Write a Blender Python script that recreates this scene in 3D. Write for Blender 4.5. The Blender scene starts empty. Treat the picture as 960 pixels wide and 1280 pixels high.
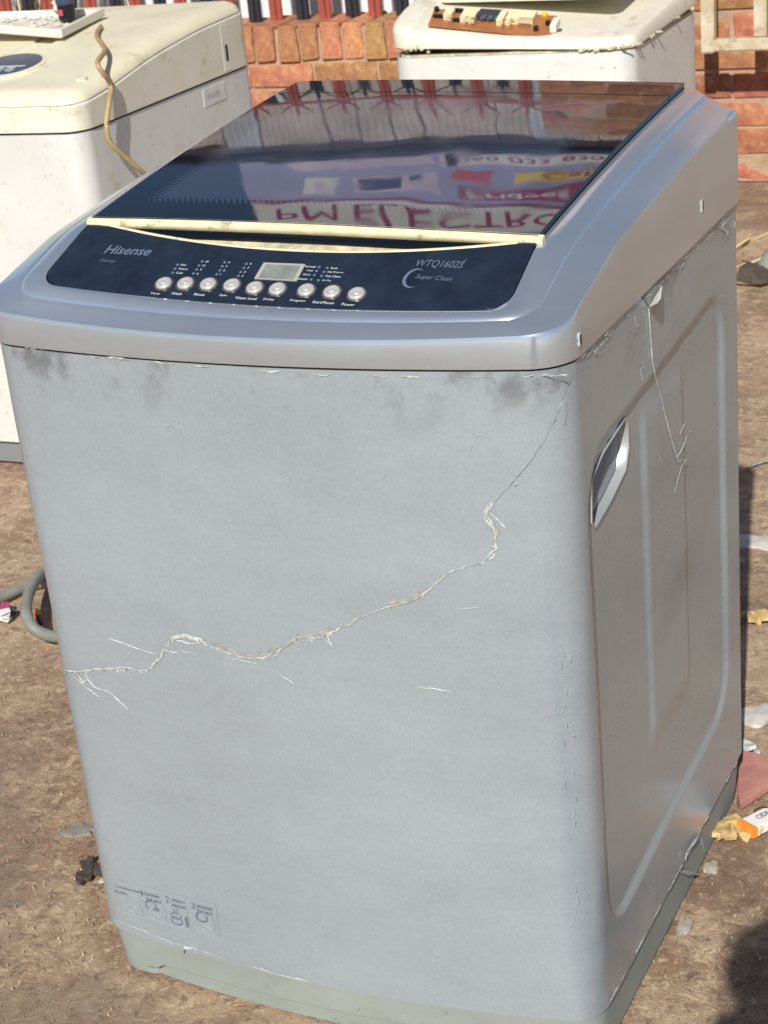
import bpy, bmesh, math, random
import numpy as np
from mathutils import Vector, Matrix, noise

random.seed(7)
R = math.radians
scene = bpy.context.scene
COL = scene.collection

# ------------------------------------------------------------------ camera
F_PX, IMG_W, IMG_H = 2335.034, 960.0, 1280.0
CAM = Vector((1.20998, -1.56062, 1.34540))
YAW, PITCH, ROLL = 0.480913, 0.458373, -0.113156
PPX, PPY = 480 - 38.25, 640 + 187.68          # optical centre (the photo is a crop)
_f = Vector((-math.sin(YAW) * math.cos(PITCH), math.cos(YAW) * math.cos(PITCH), -math.sin(PITCH)))
_r0 = Vector((math.cos(YAW), math.sin(YAW), 0))
_u0 = _r0.cross(_f)
CR = math.cos(ROLL) * _r0 + math.sin(ROLL) * _u0
CU = -math.sin(ROLL) * _r0 + math.cos(ROLL) * _u0
cd = bpy.data.cameras.new('camera')
cam = bpy.data.objects.new('camera', cd)
COL.objects.link(cam)
cam.matrix_world = Matrix((
    (CR.x, CU.x, -_f.x, CAM.x), (CR.y, CU.y, -_f.y, CAM.y), (CR.z, CU.z, -_f.z, CAM.z), (0, 0, 0, 1)))
cd.sensor_fit = 'VERTICAL'
cd.sensor_height = 36.0
cd.lens = 36.0 * F_PX / IMG_H
cd.shift_x = (480 - PPX) / IMG_H
cd.shift_y = (PPY - 640) / IMG_H
cd.clip_start, cd.clip_end = 0.02, 2000
cd.dof.use_dof = True; cd.dof.focus_distance = 1.85; cd.dof.aperture_fstop = 24
scene.camera = cam

# ------------------------------------------------------------------ sky, sun, exposure
SUN_EL = R(37.0)
SUN_H = Vector((0.228, -0.974, 0)).normalized()
SUN_DIR = Vector((SUN_H.x * math.cos(SUN_EL), SUN_H.y * math.cos(SUN_EL), math.sin(SUN_EL)))
w = bpy.data.worlds.new('World'); scene.world = w; w.use_nodes = True
nt = w.node_tree
bg = nt.nodes['Background']
sky = nt.nodes.new('ShaderNodeTexSky')
sky.sky_type = 'NISHITA'; sky.sun_disc = False
sky.sun_elevation = SUN_EL
sky.sun_rotation = math.atan2(SUN_DIR.x, SUN_DIR.y)
sky.altitude = 1200; sky.dust_density = 1.2
nt.links.new(sky.outputs[0], bg.inputs[0])
bg.inputs[1].default_value = 0.072
ld = bpy.data.lights.new('sun', 'SUN'); ld.energy = 4.9; ld.angle = R(0.5); ld.color = (1.0, 0.96, 0.90)
sun = bpy.data.objects.new('sun', ld); COL.objects.link(sun)
sun.rotation_euler = SUN_DIR.to_track_quat('Z', 'Y').to_euler()
vs = scene.view_settings
vs.view_transform = 'Standard'; vs.look = 'None'; vs.gamma = 1.0; vs.exposure = 0.12
vs.use_curve_mapping = False

# ------------------------------------------------------------------ photo point -> place in the yard
def ray(px, py):
    return (_f + CR * ((px - PPX) / F_PX) - CU * ((py - PPY) / F_PX)).normalized()
def on(px, py, axis, val):
    d = ray(px, py)
    return CAM + d * ((val - CAM[axis]) / d[axis])
def onplane(px, py, p0, n):
    d = ray(px, py)
    return CAM + d * ((p0 - CAM).dot(n) / d.dot(n))

# ------------------------------------------------------------------ materials
def mat(name, col, rough=0.5, metal=0.0, var=0.0, vscale=8.0, bump=0.0, bscale=60.0, col2=None, spec=None,
        ior=None, coat=0.0, rvar=0.0, objrand=0.0, stretch=None, trans=0.0, detail=6.0):
    m = bpy.data.materials.new(name); m.use_nodes = True
    t = m.node_tree; b = t.nodes['Principled BSDF']
    b.inputs['Base Color'].default_value = (*col, 1)
    b.inputs['Roughness'].default_value = rough
    b.inputs['Metallic'].default_value = metal
    if spec is not None: b.inputs['Specular IOR Level'].default_value = spec
    if ior: b.inputs['IOR'].default_value = ior
    if coat: b.inputs['Coat Weight'].default_value = coat; b.inputs['Coat Roughness'].default_value = .08
    if trans: b.inputs['Transmission Weight'].default_value = trans
    tc = t.nodes.new('ShaderNodeTexCoord'); src = tc.outputs['Object']
    if stretch:
        mp = t.nodes.new('ShaderNodeMapping'); mp.inputs['Scale'].default_value = stretch
        t.links.new(src, mp.inputs[0]); src = mp.outputs[0]
    out = None
    if var > 0 or col2:
        n = t.nodes.new('ShaderNodeTexNoise'); n.inputs['Scale'].default_value = vscale
        n.inputs['Detail'].default_value = detail; n.inputs['Roughness'].default_value = .62
        t.links.new(src, n.inputs['Vector'])
        rp = t.nodes.new('ShaderNodeValToRGB')
        c2 = col2 if col2 else tuple(c * (1 - var) for c in col)
        rp.color_ramp.elements[0].position = .34; rp.color_ramp.elements[1].position = .66
        rp.color_ramp.elements[0].color = (*c2, 1)
        rp.color_ramp.elements[1].color = (*(tuple(min(1, c * (1 + var * .4)) for c in col)), 1)
        t.links.new(n.outputs['Fac'], rp.inputs[0]); out = rp.outputs[0]
        if rvar:
            mr = t.nodes.new('ShaderNodeMapRange'); mr.inputs[3].default_value = rough - rvar; mr.inputs[4].default_value = rough + rvar
            t.links.new(n.outputs['Fac'], mr.inputs[0]); t.links.new(mr.outputs[0], b.inputs['Roughness'])
    if objrand:
        oi = t.nodes.new('ShaderNodeObjectInfo'); hs = t.nodes.new('ShaderNodeHueSaturation')
        mr = t.nodes.new('ShaderNodeMapRange'); mr.inputs[3].default_value = 1 - objrand; mr.inputs[4].default_value = 1 + objrand * .8
        mh = t.nodes.new('ShaderNodeMapRange'); mh.inputs[3].default_value = .475; mh.inputs[4].default_value = .515
        mm = t.nodes.new('ShaderNodeMath'); mm.operation = 'FRACT'; ml = t.nodes.new('ShaderNodeMath'); ml.operation = 'MULTIPLY'
        ml.inputs[1].default_value = 7.31
        t.links.new(oi.outputs['Random'], mr.inputs[0]); t.links.new(oi.outputs['Random'], ml.inputs[0])
        t.links.new(ml.outputs[0], mm.inputs[0]); t.links.new(mm.outputs[0], mh.inputs[0])
        t.links.new(mr.outputs[0], hs.inputs['Value']); t.links.new(mh.outputs[0], hs.inputs['Hue'])
        if out: t.links.new(out, hs.inputs['Color'])
        else: hs.inputs['Color'].default_value = (*col, 1)
        out = hs.outputs[0]
    if out: t.links.new(out, b.inputs['Base Color'])
    if bump:
        n2 = t.nodes.new('ShaderNodeTexNoise'); n2.inputs['Scale'].default_value = bscale; n2.inputs['Detail'].default_value = 5
        t.links.new(src, n2.inputs['Vector'])
        bp = t.nodes.new('ShaderNodeBump'); bp.inputs['Strength'].default_value = bump; bp.inputs['Distance'].default_value = .004
        t.links.new(n2.outputs['Fac'], bp.inputs['Height']); t.links.new(bp.outputs[0], b.inputs['Normal'])
    m['bsdf_colour'] = out.node.name if out else ''
    return m
class NT:
    """small wrapper to write node chains"""
    def __init__(s, m): s.t = m.node_tree; s.b = s.t.nodes['Principled BSDF']
    def n(s, typ, **kw):
        nd = s.t.nodes.new(typ)
        for k, v in kw.items(): setattr(nd, k, v)
        return nd
    def l(s, a, b): s.t.links.new(a, b)
    def math(s, op, a, b=None, c=None):
        nd = s.n('ShaderNodeMath', operation=op)
        for i, v in enumerate((a, b, c)):
            if v is None: continue
            if isinstance(v, (int, float)): nd.inputs[i].default_value = v
            else: s.l(v, nd.inputs[i])
        return nd.outputs[0]
    def noise(s, vec, scale, detail=5, rough=.6):
        nd = s.n('ShaderNodeTexNoise'); nd.inputs['Scale'].default_value = scale; nd.inputs['Detail'].default_value = detail
        nd.inputs['Roughness'].default_value = rough; s.l(vec, nd.inputs['Vector']); return nd.outputs['Fac']
    def sstep(s, v, a, b):
        nd = s.n('ShaderNodeMapRange', interpolation_type='SMOOTHSTEP'); nd.inputs[1].default_value = a; nd.inputs[2].default_value = b
        s.l(v, nd.inputs[0]); return nd.outputs[0]
    def mix(s, fac, a, b):
        nd = s.n('ShaderNodeMix', data_type='RGBA')
        if isinstance(fac, (int, float)): nd.inputs[0].default_value = fac
        else: s.l(fac, nd.inputs[0])
        for i, v in ((6, a), (7, b)):
            if isinstance(v, tuple): nd.inputs[i].default_value = (*v, 1)
            else: s.l(v, nd.inputs[i])
        return nd.outputs[2]
    def xyz(s, scale=None):
        tc = s.n('ShaderNodeTexCoord'); o = tc.outputs['Object']
        if scale:
            mp = s.n('ShaderNodeMapping'); mp.inputs['Scale'].default_value = scale; s.l(o, mp.inputs[0]); o = mp.outputs[0]
        return o
    def sep(s, v):
        nd = s.n('ShaderNodeSeparateXYZ'); s.l(v, nd.inputs[0]); return nd.outputs
    def bump(s, h, strength, dist=.003):
        nd = s.n('ShaderNodeBump'); nd.inputs['Strength'].default_value = strength; nd.inputs['Distance'].default_value = dist
        s.l(h, nd.inputs['Height']); s.l(nd.outputs[0], s.b.inputs['Normal'])

M = {}
M['plinth'] = mat('plinth_plastic', (.285, .325, .30), .55, var=.12, vscale=9, bump=.05, bscale=300)
M['navy'] = mat('navy_panel', (.016, .024, .042), .22, ior=1.5, var=.3, vscale=30, rvar=.06)
M['cream'] = mat('cream_plastic', (.72, .65, .42), .45, var=.18, vscale=40)
M['cream_dark'] = mat('stained_cream', (.66, .60, .42), .6, col2=(.30, .27, .19), vscale=45)
M['button'] = mat('silver_button', (.78, .75, .70), .22, metal=.55)
M['button_ring'] = mat('button_ring', (.30, .27, .25), .25, metal=.8)
M['lcd'] = mat('lcd_window', (.22, .24, .22), .22, var=.25, vscale=90)
M['lcd_frame'] = mat('lcd_frame', (.36, .37, .33), .4)
M['print_white'] = mat('white_print', (.52, .57, .60), .5)
M['print_grey'] = mat('grey_print', (.115, .155, .22), .45)
M['film'] = mat('torn_film', (.46, .49, .46), .45, var=.4, vscale=160)
M['film_white'] = mat('torn_film_white', (.56, .585, .56), .5, var=.25, vscale=200)
M['film_tan'] = mat('film_glue', (.33, .325, .30), .6, var=.3, vscale=120)
M['sticker'] = mat('sticker_film', (.36, .405, .43), .38, .2, var=.12, vscale=60)
M['sticker_ink'] = mat('sticker_ink', (.13, .15, .19), .5)
M['sticker_pale'] = mat('sticker_pale_ink', (.29, .33, .36), .5)
M['chrome'] = mat('satin_bezel', (.45, .47, .47), .35, metal=.4)
M['cup'] = mat('handle_cup', (.10, .12, .165), .35, metal=.3)
M['cup_tongue'] = mat('handle_tongue', (.27, .30, .34), .35, metal=.2)
M['enamel'] = mat('white_enamel', (.63, .63, .61), .38, col2=(.58, .575, .54), vscale=7, bump=.04, bscale=40)
M['side_enamel'] = M['enamel']
M['old_cream'] = mat('yellowed_plastic', (.74, .69, .50), .45, col2=(.66, .62, .47), vscale=6, bump=.03, bscale=60)
M['old_white'] = mat('old_white_plastic', (.72, .69, .60), .45, col2=(.66, .62, .50), vscale=9)
M['dark_blue'] = mat('blue_window', (.045, .06, .11), .3, var=.2)
M['black'] = mat('black_rubber', (.012, .012, .014), .55)
M['grey_skirt'] = mat('grey_skirt', (.20, .21, .21), .5)
M['cord'] = mat('tan_cord', (.42, .30, .15), .5, var=.2, vscale=30)
M['hose'] = mat('grey_hose', (.24, .245, .21), .55, var=.25, vscale=25)
M['pcb'] = mat('circuit_board', (.36, .14, .05), .45, var=.15, vscale=30)
M['pale_plastic'] = mat('pale_yellow_plastic', (.75, .66, .42), .5)
M['mortar'] = mat('mortar', (.46, .32, .21), .9, col2=(.33, .22, .14), vscale=22, bump=.6, bscale=90)
M['brick'] = mat('brick', (.47, .225, .105), .9, col2=(.30, .115, .06), vscale=26, bump=.9, bscale=120, objrand=.32)
M['brick_tan'] = mat('tan_brick', (.58, .315, .13), .9, col2=(.36, .16, .07), vscale=34, bump=1.0, bscale=100, objrand=.28)
M['red_pale'] = mat('red_painted_steel', (.33, .075, .05), .5, var=.25, vscale=12)
M['black_pale'] = mat('black_painted_steel', (.022, .022, .03), .45)
M['gate'] = mat('cream_painted_steel', (.62, .57, .43), .5, col2=(.45, .36, .22), vscale=14)
M['shop_white'] = mat('white_sheet', (.78, .78, .78), .5, var=.12, vscale=3)
M['shop_grey'] = mat('grey_sheet', (.42, .43, .46), .5, var=.2, vscale=3)
M['shop_tan'] = mat('weathered_sheet', (.46, .38, .34), .6, var=.25, vscale=4)
M['gutter'] = mat('dark_gutter', (.04, .042, .05), .5)
M['sign_white'] = mat('sign_white', (.72, .72, .70), .5)
M['sign_blue'] = mat('sign_blue', (.34, .34, .54), .5, var=.15, vscale=5)
M['sign_lilac'] = mat('sign_lilac', (.60, .50, .62), .5, var=.2, vscale=4)
M['sign_maroon'] = mat('sign_maroon', (.33, .02, .11), .5)
M['sign_dark'] = mat('sign_dark', (.03, .05, .09), .4)
M['sign_yellow'] = mat('sign_yellow', (.75, .55, .03), .5)
M['sign_red'] = mat('sign_red', (.55, .05, .07), .5)
M['pink'] = mat('pink_board', (.50, .23, .19), .7, col2=(.36, .15, .12), vscale=30, bump=.4, bscale=50)
M['orange'] = mat('orange_plastic', (.75, .26, .04), .45)
M['packet'] = mat('white_packet', (.76, .75, .72), .35)
M['scrap_yellow'] = mat('yellow_foam', (.66, .50, .22), .8, col2=(.36, .24, .10), vscale=60)
M['paint_white'] = mat('white_paint', (.62, .60, .56), .7, col2=(.42, .38, .33), vscale=28)
M['dust_smear'] = mat('dust_smear', (.44, .40, .36), .9, col2=(.30, .22, .16), vscale=60)
M['grey_patch'] = mat('grey_patch', (.27, .265, .245), .9, col2=(.19, .15, .12), vscale=50)
M['rubble'] = mat('dark_rubble', (.07, .055, .045), .85, var=.4, vscale=60)
M['stone'] = mat('pale_grit', (.50, .38, .26), .85, col2=(.20, .13, .085), vscale=9)
M['magenta'] = mat('magenta_wrapper', (.38, .05, .12), .35)
M['cloth'] = mat('dark_cloth', (.05, .06, .10), .85)
M['skin'] = mat('skin', (.20, .11, .07), .5)
M['phone'] = mat('phone_black', (.01, .01, .012), .2)
M['straw'] = mat('dry_straw', (.34, .23, .10), .8, var=.4, vscale=40)

def silver(name, base, metal, rough, stains):
    m = mat(name, base, rough, metal); k = NT(m)
    o = k.xyz(); x, y, z = k.sep(o); x = k.math('ADD', x, .325)
    grain = k.noise(k.xyz((700, 700, 260)), 1.0, 2)
    brush = k.noise(k.xyz((14, 14, 260)), 1.0, 3)
    cloud = k.noise(o, 3.2, 4)
    smear = k.noise(k.xyz((5, 5, 16)), 1.0, 6, .7)
    mott = k.noise(o, 90, 4, .7)
    f = k.math('ADD', k.math('MULTIPLY', k.math('SUBTRACT', grain, .5), .85 if stains else .25), k.math('MULTIPLY', k.math('SUBTRACT', cloud, .5), .62))
    f = k.math('ADD', f, k.math('MULTIPLY', k.math('SUBTRACT', brush, .5), .14))
    f = k.math('ADD', f, k.math('MULTIPLY', k.math('SUBTRACT', smear, .5), .60))
    f = k.math('ADD', f, k.math('MULTIPLY', k.math('SUBTRACT', mott, .5), .30 if stains else .08))
    f = k.math('ADD', f, .5)
    c = k.mix(f, tuple(v * .78 for v in base), tuple(v * 1.20 for v in base))
    if stains:
        # grime under the top seam: patchy, with its own ragged shape
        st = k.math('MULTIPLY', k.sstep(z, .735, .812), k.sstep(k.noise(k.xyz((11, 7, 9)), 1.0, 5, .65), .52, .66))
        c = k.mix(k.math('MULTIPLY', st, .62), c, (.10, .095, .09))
        # blotches on the side
        sb = k.math('MULTIPLY', k.sstep(x, .62, .648), k.sstep(k.noise(k.xyz((4, 4, 6)), 1.0, 5), .5, .7))
        c = k.mix(k.math('MULTIPLY', sb, .30), c, (.20, .165, .145))
    k.l(c, k.b.inputs['Base Color'])
    rr = k.math('ADD', rough - .13, k.math('MULTIPLY', k.math('ADD', cloud, smear), .13)); k.l(rr, k.b.inputs['Roughness'])
    if stains: k.bump(k.math('ADD', grain, mott), .10, .001)
    k.b.inputs['Coat Weight'].default_value = 0.22 if stains else .20; k.b.inputs['Coat Roughness'].default_value = .13
    return m
M['silver'] = silver('silver_film', (.388, .447, .487), .36, .29, True)
M['silver_top'] = silver('silver_top_plastic', (.60, .665, .745), .76, .20, False)

def glass_material():
    m = mat('smoked_glass', (.006, .008, .012), .025, ior=1.60); k = NT(m)
    o = k.xyz(); x, y, z = k.sep(o); x = k.math('ADD', x, .325); y = k.math('ADD', y, .3125)
    # screen-printed window: paler smoked glass inside a border whose edge is a comb of fine stripes
    comb = k.math('MULTIPLY', k.math('SINE', k.math('MULTIPLY', k.math('ADD', x, k.math('MULTIPLY', y, .6)), 900)), .008)
    comb2 = k.math('MULTIPLY', k.math('SINE', k.math('MULTIPLY', k.math('ADD', y, k.math('MULTIPLY', x, .5)), 900)), .008)
    a = k.sstep(k.math('ADD', y, comb), .166, .169)
    b = k.sstep(k.math('ADD', x, comb2), .128, .131)
    c = k.sstep(k.math('ADD', x, comb2), .535, .532)
    d = k.sstep(y, .545, .540)
    f = k.math('MULTIPLY', k.math('MULTIPLY', a, b), k.math('MULTIPLY', c, d))
    col = k.mix(f, (.006, .010, .019), (.032, .043, .068))
    k.l(col, k.b.inputs['Base Color'])
    dust = k.noise(o, 14, 6); k.l(k.math('ADD', .025, k.math('MULTIPLY', k.sstep(dust, .45, .8), .08)), k.b.inputs['Roughness'])
    return m
M['glass'] = glass_material()

def ground_material():
    m = mat('dusty_concrete', (.3, .2, .13), .9); k = NT(m)
    o = k.xyz()
    warp = k.n('ShaderNodeTexNoise'); warp.inputs['Scale'].default_value = 30; warp.inputs['Detail'].default_value = 3; k.l(o, warp.inputs['Vector'])
    ad = k.n('ShaderNodeVectorMath', operation='MULTIPLY_ADD'); k.l(warp.outputs['Color'], ad.inputs[0]); ad.inputs[1].default_value = (.05, .05, .05); k.l(o, ad.inputs[2])
    big = k.noise(o, 1.1, 6, .6); mid = k.noise(o, 6, 8, .72); fine = k.noise(ad.outputs[0], 52, 8, .70); grit = k.noise(ad.outputs[0], 170, 6, .72)
    c = k.mix(k.sstep(mid, .36, .64), (0.266, 0.159, 0.097), (0.449, 0.319, 0.205))
    c = k.mix(k.math('MULTIPLY', k.sstep(big, .46, .62), .6), c, (0.482, 0.357, 0.237))
    c = k.mix(k.math('MULTIPLY', k.sstep(k.noise(o, 2.6, 7, .72), .55, .68), .65), c, (0.167, 0.112, 0.076))
    c = k.mix(k.math('MULTIPLY', k.sstep(fine, .54, .61), .60), c, (0.627, 0.489, 0.320))
    c = k.mix(k.math('MULTIPLY', k.sstep(fine, .455, .39), .66), c, (0.142, 0.091, 0.061))
    c = k.mix(k.math('MULTIPLY', k.sstep(grit, .56, .63), .48), c, (0.637, 0.596, 0.430))
    c = k.mix(k.math('MULTIPLY', k.sstep(grit, .44, .37), .52), c, (0.104, 0.072, 0.053))
    c = k.mix(k.math('MULTIPLY', k.sstep(k.noise(o, 3.7, 6, .7), .60, .66), .5), c, (0.460, 0.446, 0.399))
    c = k.mix(k.math('MULTIPLY', k.sstep(k.noise(o, 1.7, 6, .66), .49, .57), .52), c, (0.133, 0.085, 0.055))
    k.l(c, k.b.inputs['Base Color'])
    h = k.math('ADD', k.math('MULTIPLY', fine, 1.0), k.math('MULTIPLY', grit, .45))
    h = k.math('ADD', h, k.math('MULTIPLY', mid, 1.6))
    k.bump(h, .6, .007)
    return m
M['ground'] = ground_material()

def dirty(m, strength=.5, scale=22, colour=(.30, .26, .18)):
    k = NT(m); old = k.b.inputs['Base Color'].links[0].from_socket
    o = k.xyz(); s = k.sstep(k.noise(o, scale, 6, .7), .55, .66)
    s2 = k.sstep(k.noise(o, scale * 5, 4, .7), .62, .70)
    c = k.mix(k.math('MULTIPLY', s, strength), old, colour)
    c = k.mix(k.math('MULTIPLY', s2, strength * 1.1), c, tuple(v * .5 for v in colour))
    k.l(c, k.b.inputs['Base Color'])
dirty(M['enamel'], .40, 12, (.46, .39, .26)); dirty(M['old_cream'], .38, 13, (.42, .33, .17)); dirty(M['old_white'], .45, 15, (.40, .32, .18))
dirty(M['brick'], .45, 24, (.52, .38, .26)); dirty(M['brick_tan'], .5, 26, (.30, .14, .07))
dirty(M['gate'], .6, 20, (.30, .16, .07)); dirty(M['cream'], .5, 60, (.12, .10, .06)); dirty(M['plinth'], .35, 12, (.24, .23, .19))

# ------------------------------------------------------------------ mesh helpers
ROOT = {}
def origin(o):
    v = Vector((0, 0, 0))
    while o is not None:
        v += Vector(o.location); o = o.parent
    return v
class MB:
    def __init__(s): s.v = []; s.f = []
    def add(s, vs_, fs):
        b = len(s.v); s.v += [Vector(p) for p in vs_]; s.f += [tuple(i + b for i in f) for f in fs]; return s
    def box(s, lo, hi):
        (a, b, c), (d, e, f) = lo, hi
        return s.add([(a,b,c),(d,b,c),(d,e,c),(a,e,c),(a,b,f),(d,b,f),(d,e,f),(a,e,f)],
                     [(3,2,1,0),(4,5,6,7),(0,1,5,4),(1,2,6,5),(2,3,7,6),(3,0,4,7)])
    def obox(s, c, u, v, n, su, sv, sn):
        c = Vector(c); P = []
        for k in (0, 1):
            for a, b in ((-1,-1),(1,-1),(1,1),(-1,1)):
                P.append(c + u * (a * su / 2) + v * (b * sv / 2) + n * (k * sn))
        return s.add(P, [(3,2,1,0),(4,5,6,7),(0,1,5,4),(1,2,6,5),(2,3,7,6),(3,0,4,7)])
    def prism(s, pts, off):
        n = len(pts); off = Vector(off); P = [Vector(p) for p in pts]; P += [p + off for p in P]
        return s.add(P, [tuple(range(n - 1, -1, -1)), tuple(range(n, 2 * n))] + [(i, (i+1) % n, (i+1) % n + n, i + n) for i in range(n)])
    def loft(s, rings, cap0=False, cap1=False, closed=True):
        n = len(rings[0]); P = [p for r in rings for p in r]; F = []
        for k in range(len(rings) - 1):
            for i in range(n if closed else n - 1):
                j = (i + 1) % n
                F.append((k*n + i, k*n + j, (k+1)*n + j, (k+1)*n + i))
        if cap0: F.append(tuple(range(n - 1, -1, -1)))
        if cap1: F.append(tuple((len(rings)-1)*n + i for i in range(n)))
        return s.add(P, F)
    def tube(s, pts, r, seg=8, caps=True):
        pts = [Vector(p) for p in pts]; rings = []; up = Vector((0, 0, 1))
        for i, p in enumerate(pts):
            t = (pts[min(i+1, len(pts)-1)] - pts[max(i-1, 0)]).normalized()
            a = t.cross(up if abs(t.z) < .95 else Vector((1, 0, 0))).normalized(); b = a.cross(t)
            rr = r[i] if isinstance(r, (list, tuple)) else r
            rings.append([p + a * (rr * math.cos(q)) + b * (rr * math.sin(q)) for q in [2*math.pi*j/seg for j in range(seg)]])
        return s.loft(rings, caps, caps)
    def lathe(s, c, u, v, n, prof, seg=20):
        c = Vector(c)
        rings = [[c + u * (r * math.cos(q)) + v * (r * math.sin(q)) + n * h for q in [2*math.pi*j/seg for j in range(seg)]] for r, h in prof]
        return s.loft(rings, False, True)
    def grid(s, fn, nu, nv):
        P = [fn(i / nu, j / nv) for j in range(nv + 1) for i in range(nu + 1)]
        return s.add(P, [(j*(nu+1)+i, j*(nu+1)+i+1, (j+1)*(nu+1)+i+1, (j+1)*(nu+1)+i) for j in range(nv) for i in range(nu)])
    def build(s, name, m, parent=None, smooth=None, bevel=0.0, loc=None):
        o0 = origin(parent) if parent else (Vector(loc) if loc is not None else Vector((0, 0, 0)))
        me = bpy.data.meshes.new(name); me.from_pydata([tuple(p - o0) for p in s.v], [], s.f); me.update()
        if bevel or True:
            bm = bmesh.new(); bm.from_mesh(me)
            if bevel:
                bmesh.ops.remove_doubles(bm, verts=bm.verts, dist=1e-6)
                bmesh.ops.bevel(bm, geom=[e for e in bm.edges if len(e.link_faces) == 2 and e.calc_face_angle(0) > .5], offset=bevel, segments=2, affect='EDGES', clamp_overlap=True)
            bmesh.ops.recalc_face_normals(bm, faces=bm.faces)
            bm.to_mesh(me); bm.free()
        if smooth is not None:
            me.shade_smooth(); me.set_sharp_from_angle(angle=R(smooth))
        me.materials.append(M[m] if isinstance(m, str) else m)
        o = bpy.data.objects.new(name, me); COL.objects.link(o)
        if parent: o.parent = parent
        else: o.location = o0
        return o
def tag(o, label=None, cat=None, group=None, kind=None):
    if label: o['label'] = label
    if cat: o['category'] = cat
    if group: o['group'] = group
    if kind: o['kind'] = kind
    return o
def thing(name, loc, label, cat, group=None):
    o = bpy.data.objects.new(name, None); COL.objects.link(o); o.location = loc; o.empty_display_size = .1
    bpy.context.view_layer.update()
    return tag(o, label, cat, group)
def smoothstep(a, b, x):
    t = max(0., min(1., (x - a) / (b - a))); return t * t * (3 - 2 * t)
def interp(tab, x):
    if x <= tab[0][0]: return tab[0][1]
    for (a, va), (b, vb) in zip(tab, tab[1:]):
        if x <= b: return va + (vb - va) * (x - a) / (b - a)
    return tab[-1][1]
def spline(pts, n=8):
    pts = [Vector(p) for p in pts]; out = []
    q = [pts[0]] + pts + [pts[-1]]
    for i in range(len(pts) - 1):
        p0, p1, p2, p3 = q[i:i+4]
        for k in range(n):
            t = k / n
            out.append(.5 * ((2*p1) + (p2-p0)*t + (2*p0-5*p1+4*p2-p3)*t*t + (3*p1-p0-3*p2+p3)*t**3))
    out.append(pts[-1]); return out
def outline(verts, subs, arc=8):
    """verts: (x, y, radius) closed; subs[i]: points on the run from vertex i to i+1"""
    n = len(verts); ends = []
    for i in range(n):
        x, y, r = verts[i]
        p = Vector((x, y)); a = (Vector(verts[i-1][:2]) - p).normalized(); b = (Vector(verts[(i+1) % n][:2]) - p).normalized()
        if r <= 0: ends.append([p]); continue
        ang = a.angle(b); d = r / math.tan(ang / 2); c = p + (a + b).normalized() * (r / math.sin(ang / 2))
        s0 = p + a * d - c; s1 = p + b * d - c; tot = math.pi - ang; sg = 1 if s0.x*s1.y - s0.y*s1.x > 0 else -1
        ends.append([c + Vector((s0.x*math.cos(q) - s0.y*math.sin(q), s0.x*math.sin(q) + s0.y*math.cos(q))) for q in [sg*tot*k/arc for k in range(arc+1)]])
    out = []
    for i in range(n):
        out += ends[i]; a = ends[i][-1]; b = ends[(i+1) % n][0]
        out += [a.lerp(b, (k+1)/(subs[i]+1)) for k in range(subs[i])]
    return out
_tc = {}
def text2d(s, shear=0.0, bold=0.0):
    key = (s, shear, bold)
    if key not in _tc:
        cu = bpy.data.curves.new('t', 'FONT'); cu.body = s; cu.size = 1; cu.shear = shear; cu.resolution_u = 3; cu.offset = bold
        ob = bpy.data.objects.new('t', cu); COL.objects.link(ob)
        dg = bpy.context.evaluated_depsgraph_get(); me = ob.evaluated_get(dg).to_mesh()
        v = [tuple(p.co[:2]) for p in me.vertices]; f = [tuple(p.vertices) for p in me.polygons]
        ob.evaluated_get(dg).to_mesh_clear(); bpy.data.objects.remove(ob); bpy.data.curves.remove(cu)
        _tc[key] = (v, f)
    return _tc[key]
def lettering(mb, s, p, u, v, n, width=None, height=None, lift=.0004, shear=0., bold=0., anchor='l', flex=None):
    vs_, f = text2d(s, shear, bold)
    x0 = min(a[0] for a in vs_); x1 = max(a[0] for a in vs_); y0 = min(a[1] for a in vs_); y1 = max(a[1] for a in vs_)
    kx = width / (x1 - x0) if width else None; ky = height / (y1 - y0) if height else None
    kx = kx or ky; ky = ky or kx
    ax = {'l': 0, 'c': -.5, 'r': -1}[anchor] * (x1 - x0) * kx
    P = Vector(p)
    mb.add([P + u * ((a - x0) * kx + ax) + v * ((b - y0) * ky) + n * lift for a, b in vs_], f)
def letters(s, m, parent, *a, **k):
    """the same lettering, every character a mesh of its own"""
    mb = MB(); lettering(mb, s, *a, **k); u = a[1]
    par = list(range(len(mb.v)))
    def find(i):
        while par[i] != i: par[i] = par[par[i]]; i = par[i]
        return i
    for f in mb.f:
        for i in f[1:]: par[find(i)] = find(f[0])
    isl = {}
    for f in mb.f: isl.setdefault(find(f[0]), []).append(f)
    segs = []
    for fs in isl.values():
        xs = [mb.v[i].dot(u) for f in fs for i in f]; segs.append([min(xs), max(xs), fs])
    segs.sort(key=lambda q: q[0]); out = []
    for q in segs:
        if out and q[0] < (out[-1][0] + out[-1][1]) / 2: out[-1][1] = max(out[-1][1], q[1]); out[-1][2] = out[-1][2] + q[2]
        else: out.append(q)
    for q in out:
        ids = sorted({i for f in q[2] for i in f}); mp = {i: n for n, i in enumerate(ids)}
        MB().add([mb.v[i] for i in ids], [tuple(mp[i] for i in f) for f in q[2]]).build('letter', m, parent)
X, Y, Z = Vector((1,0,0)), Vector((0,1,0)), Vector((0,0,1))

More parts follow.
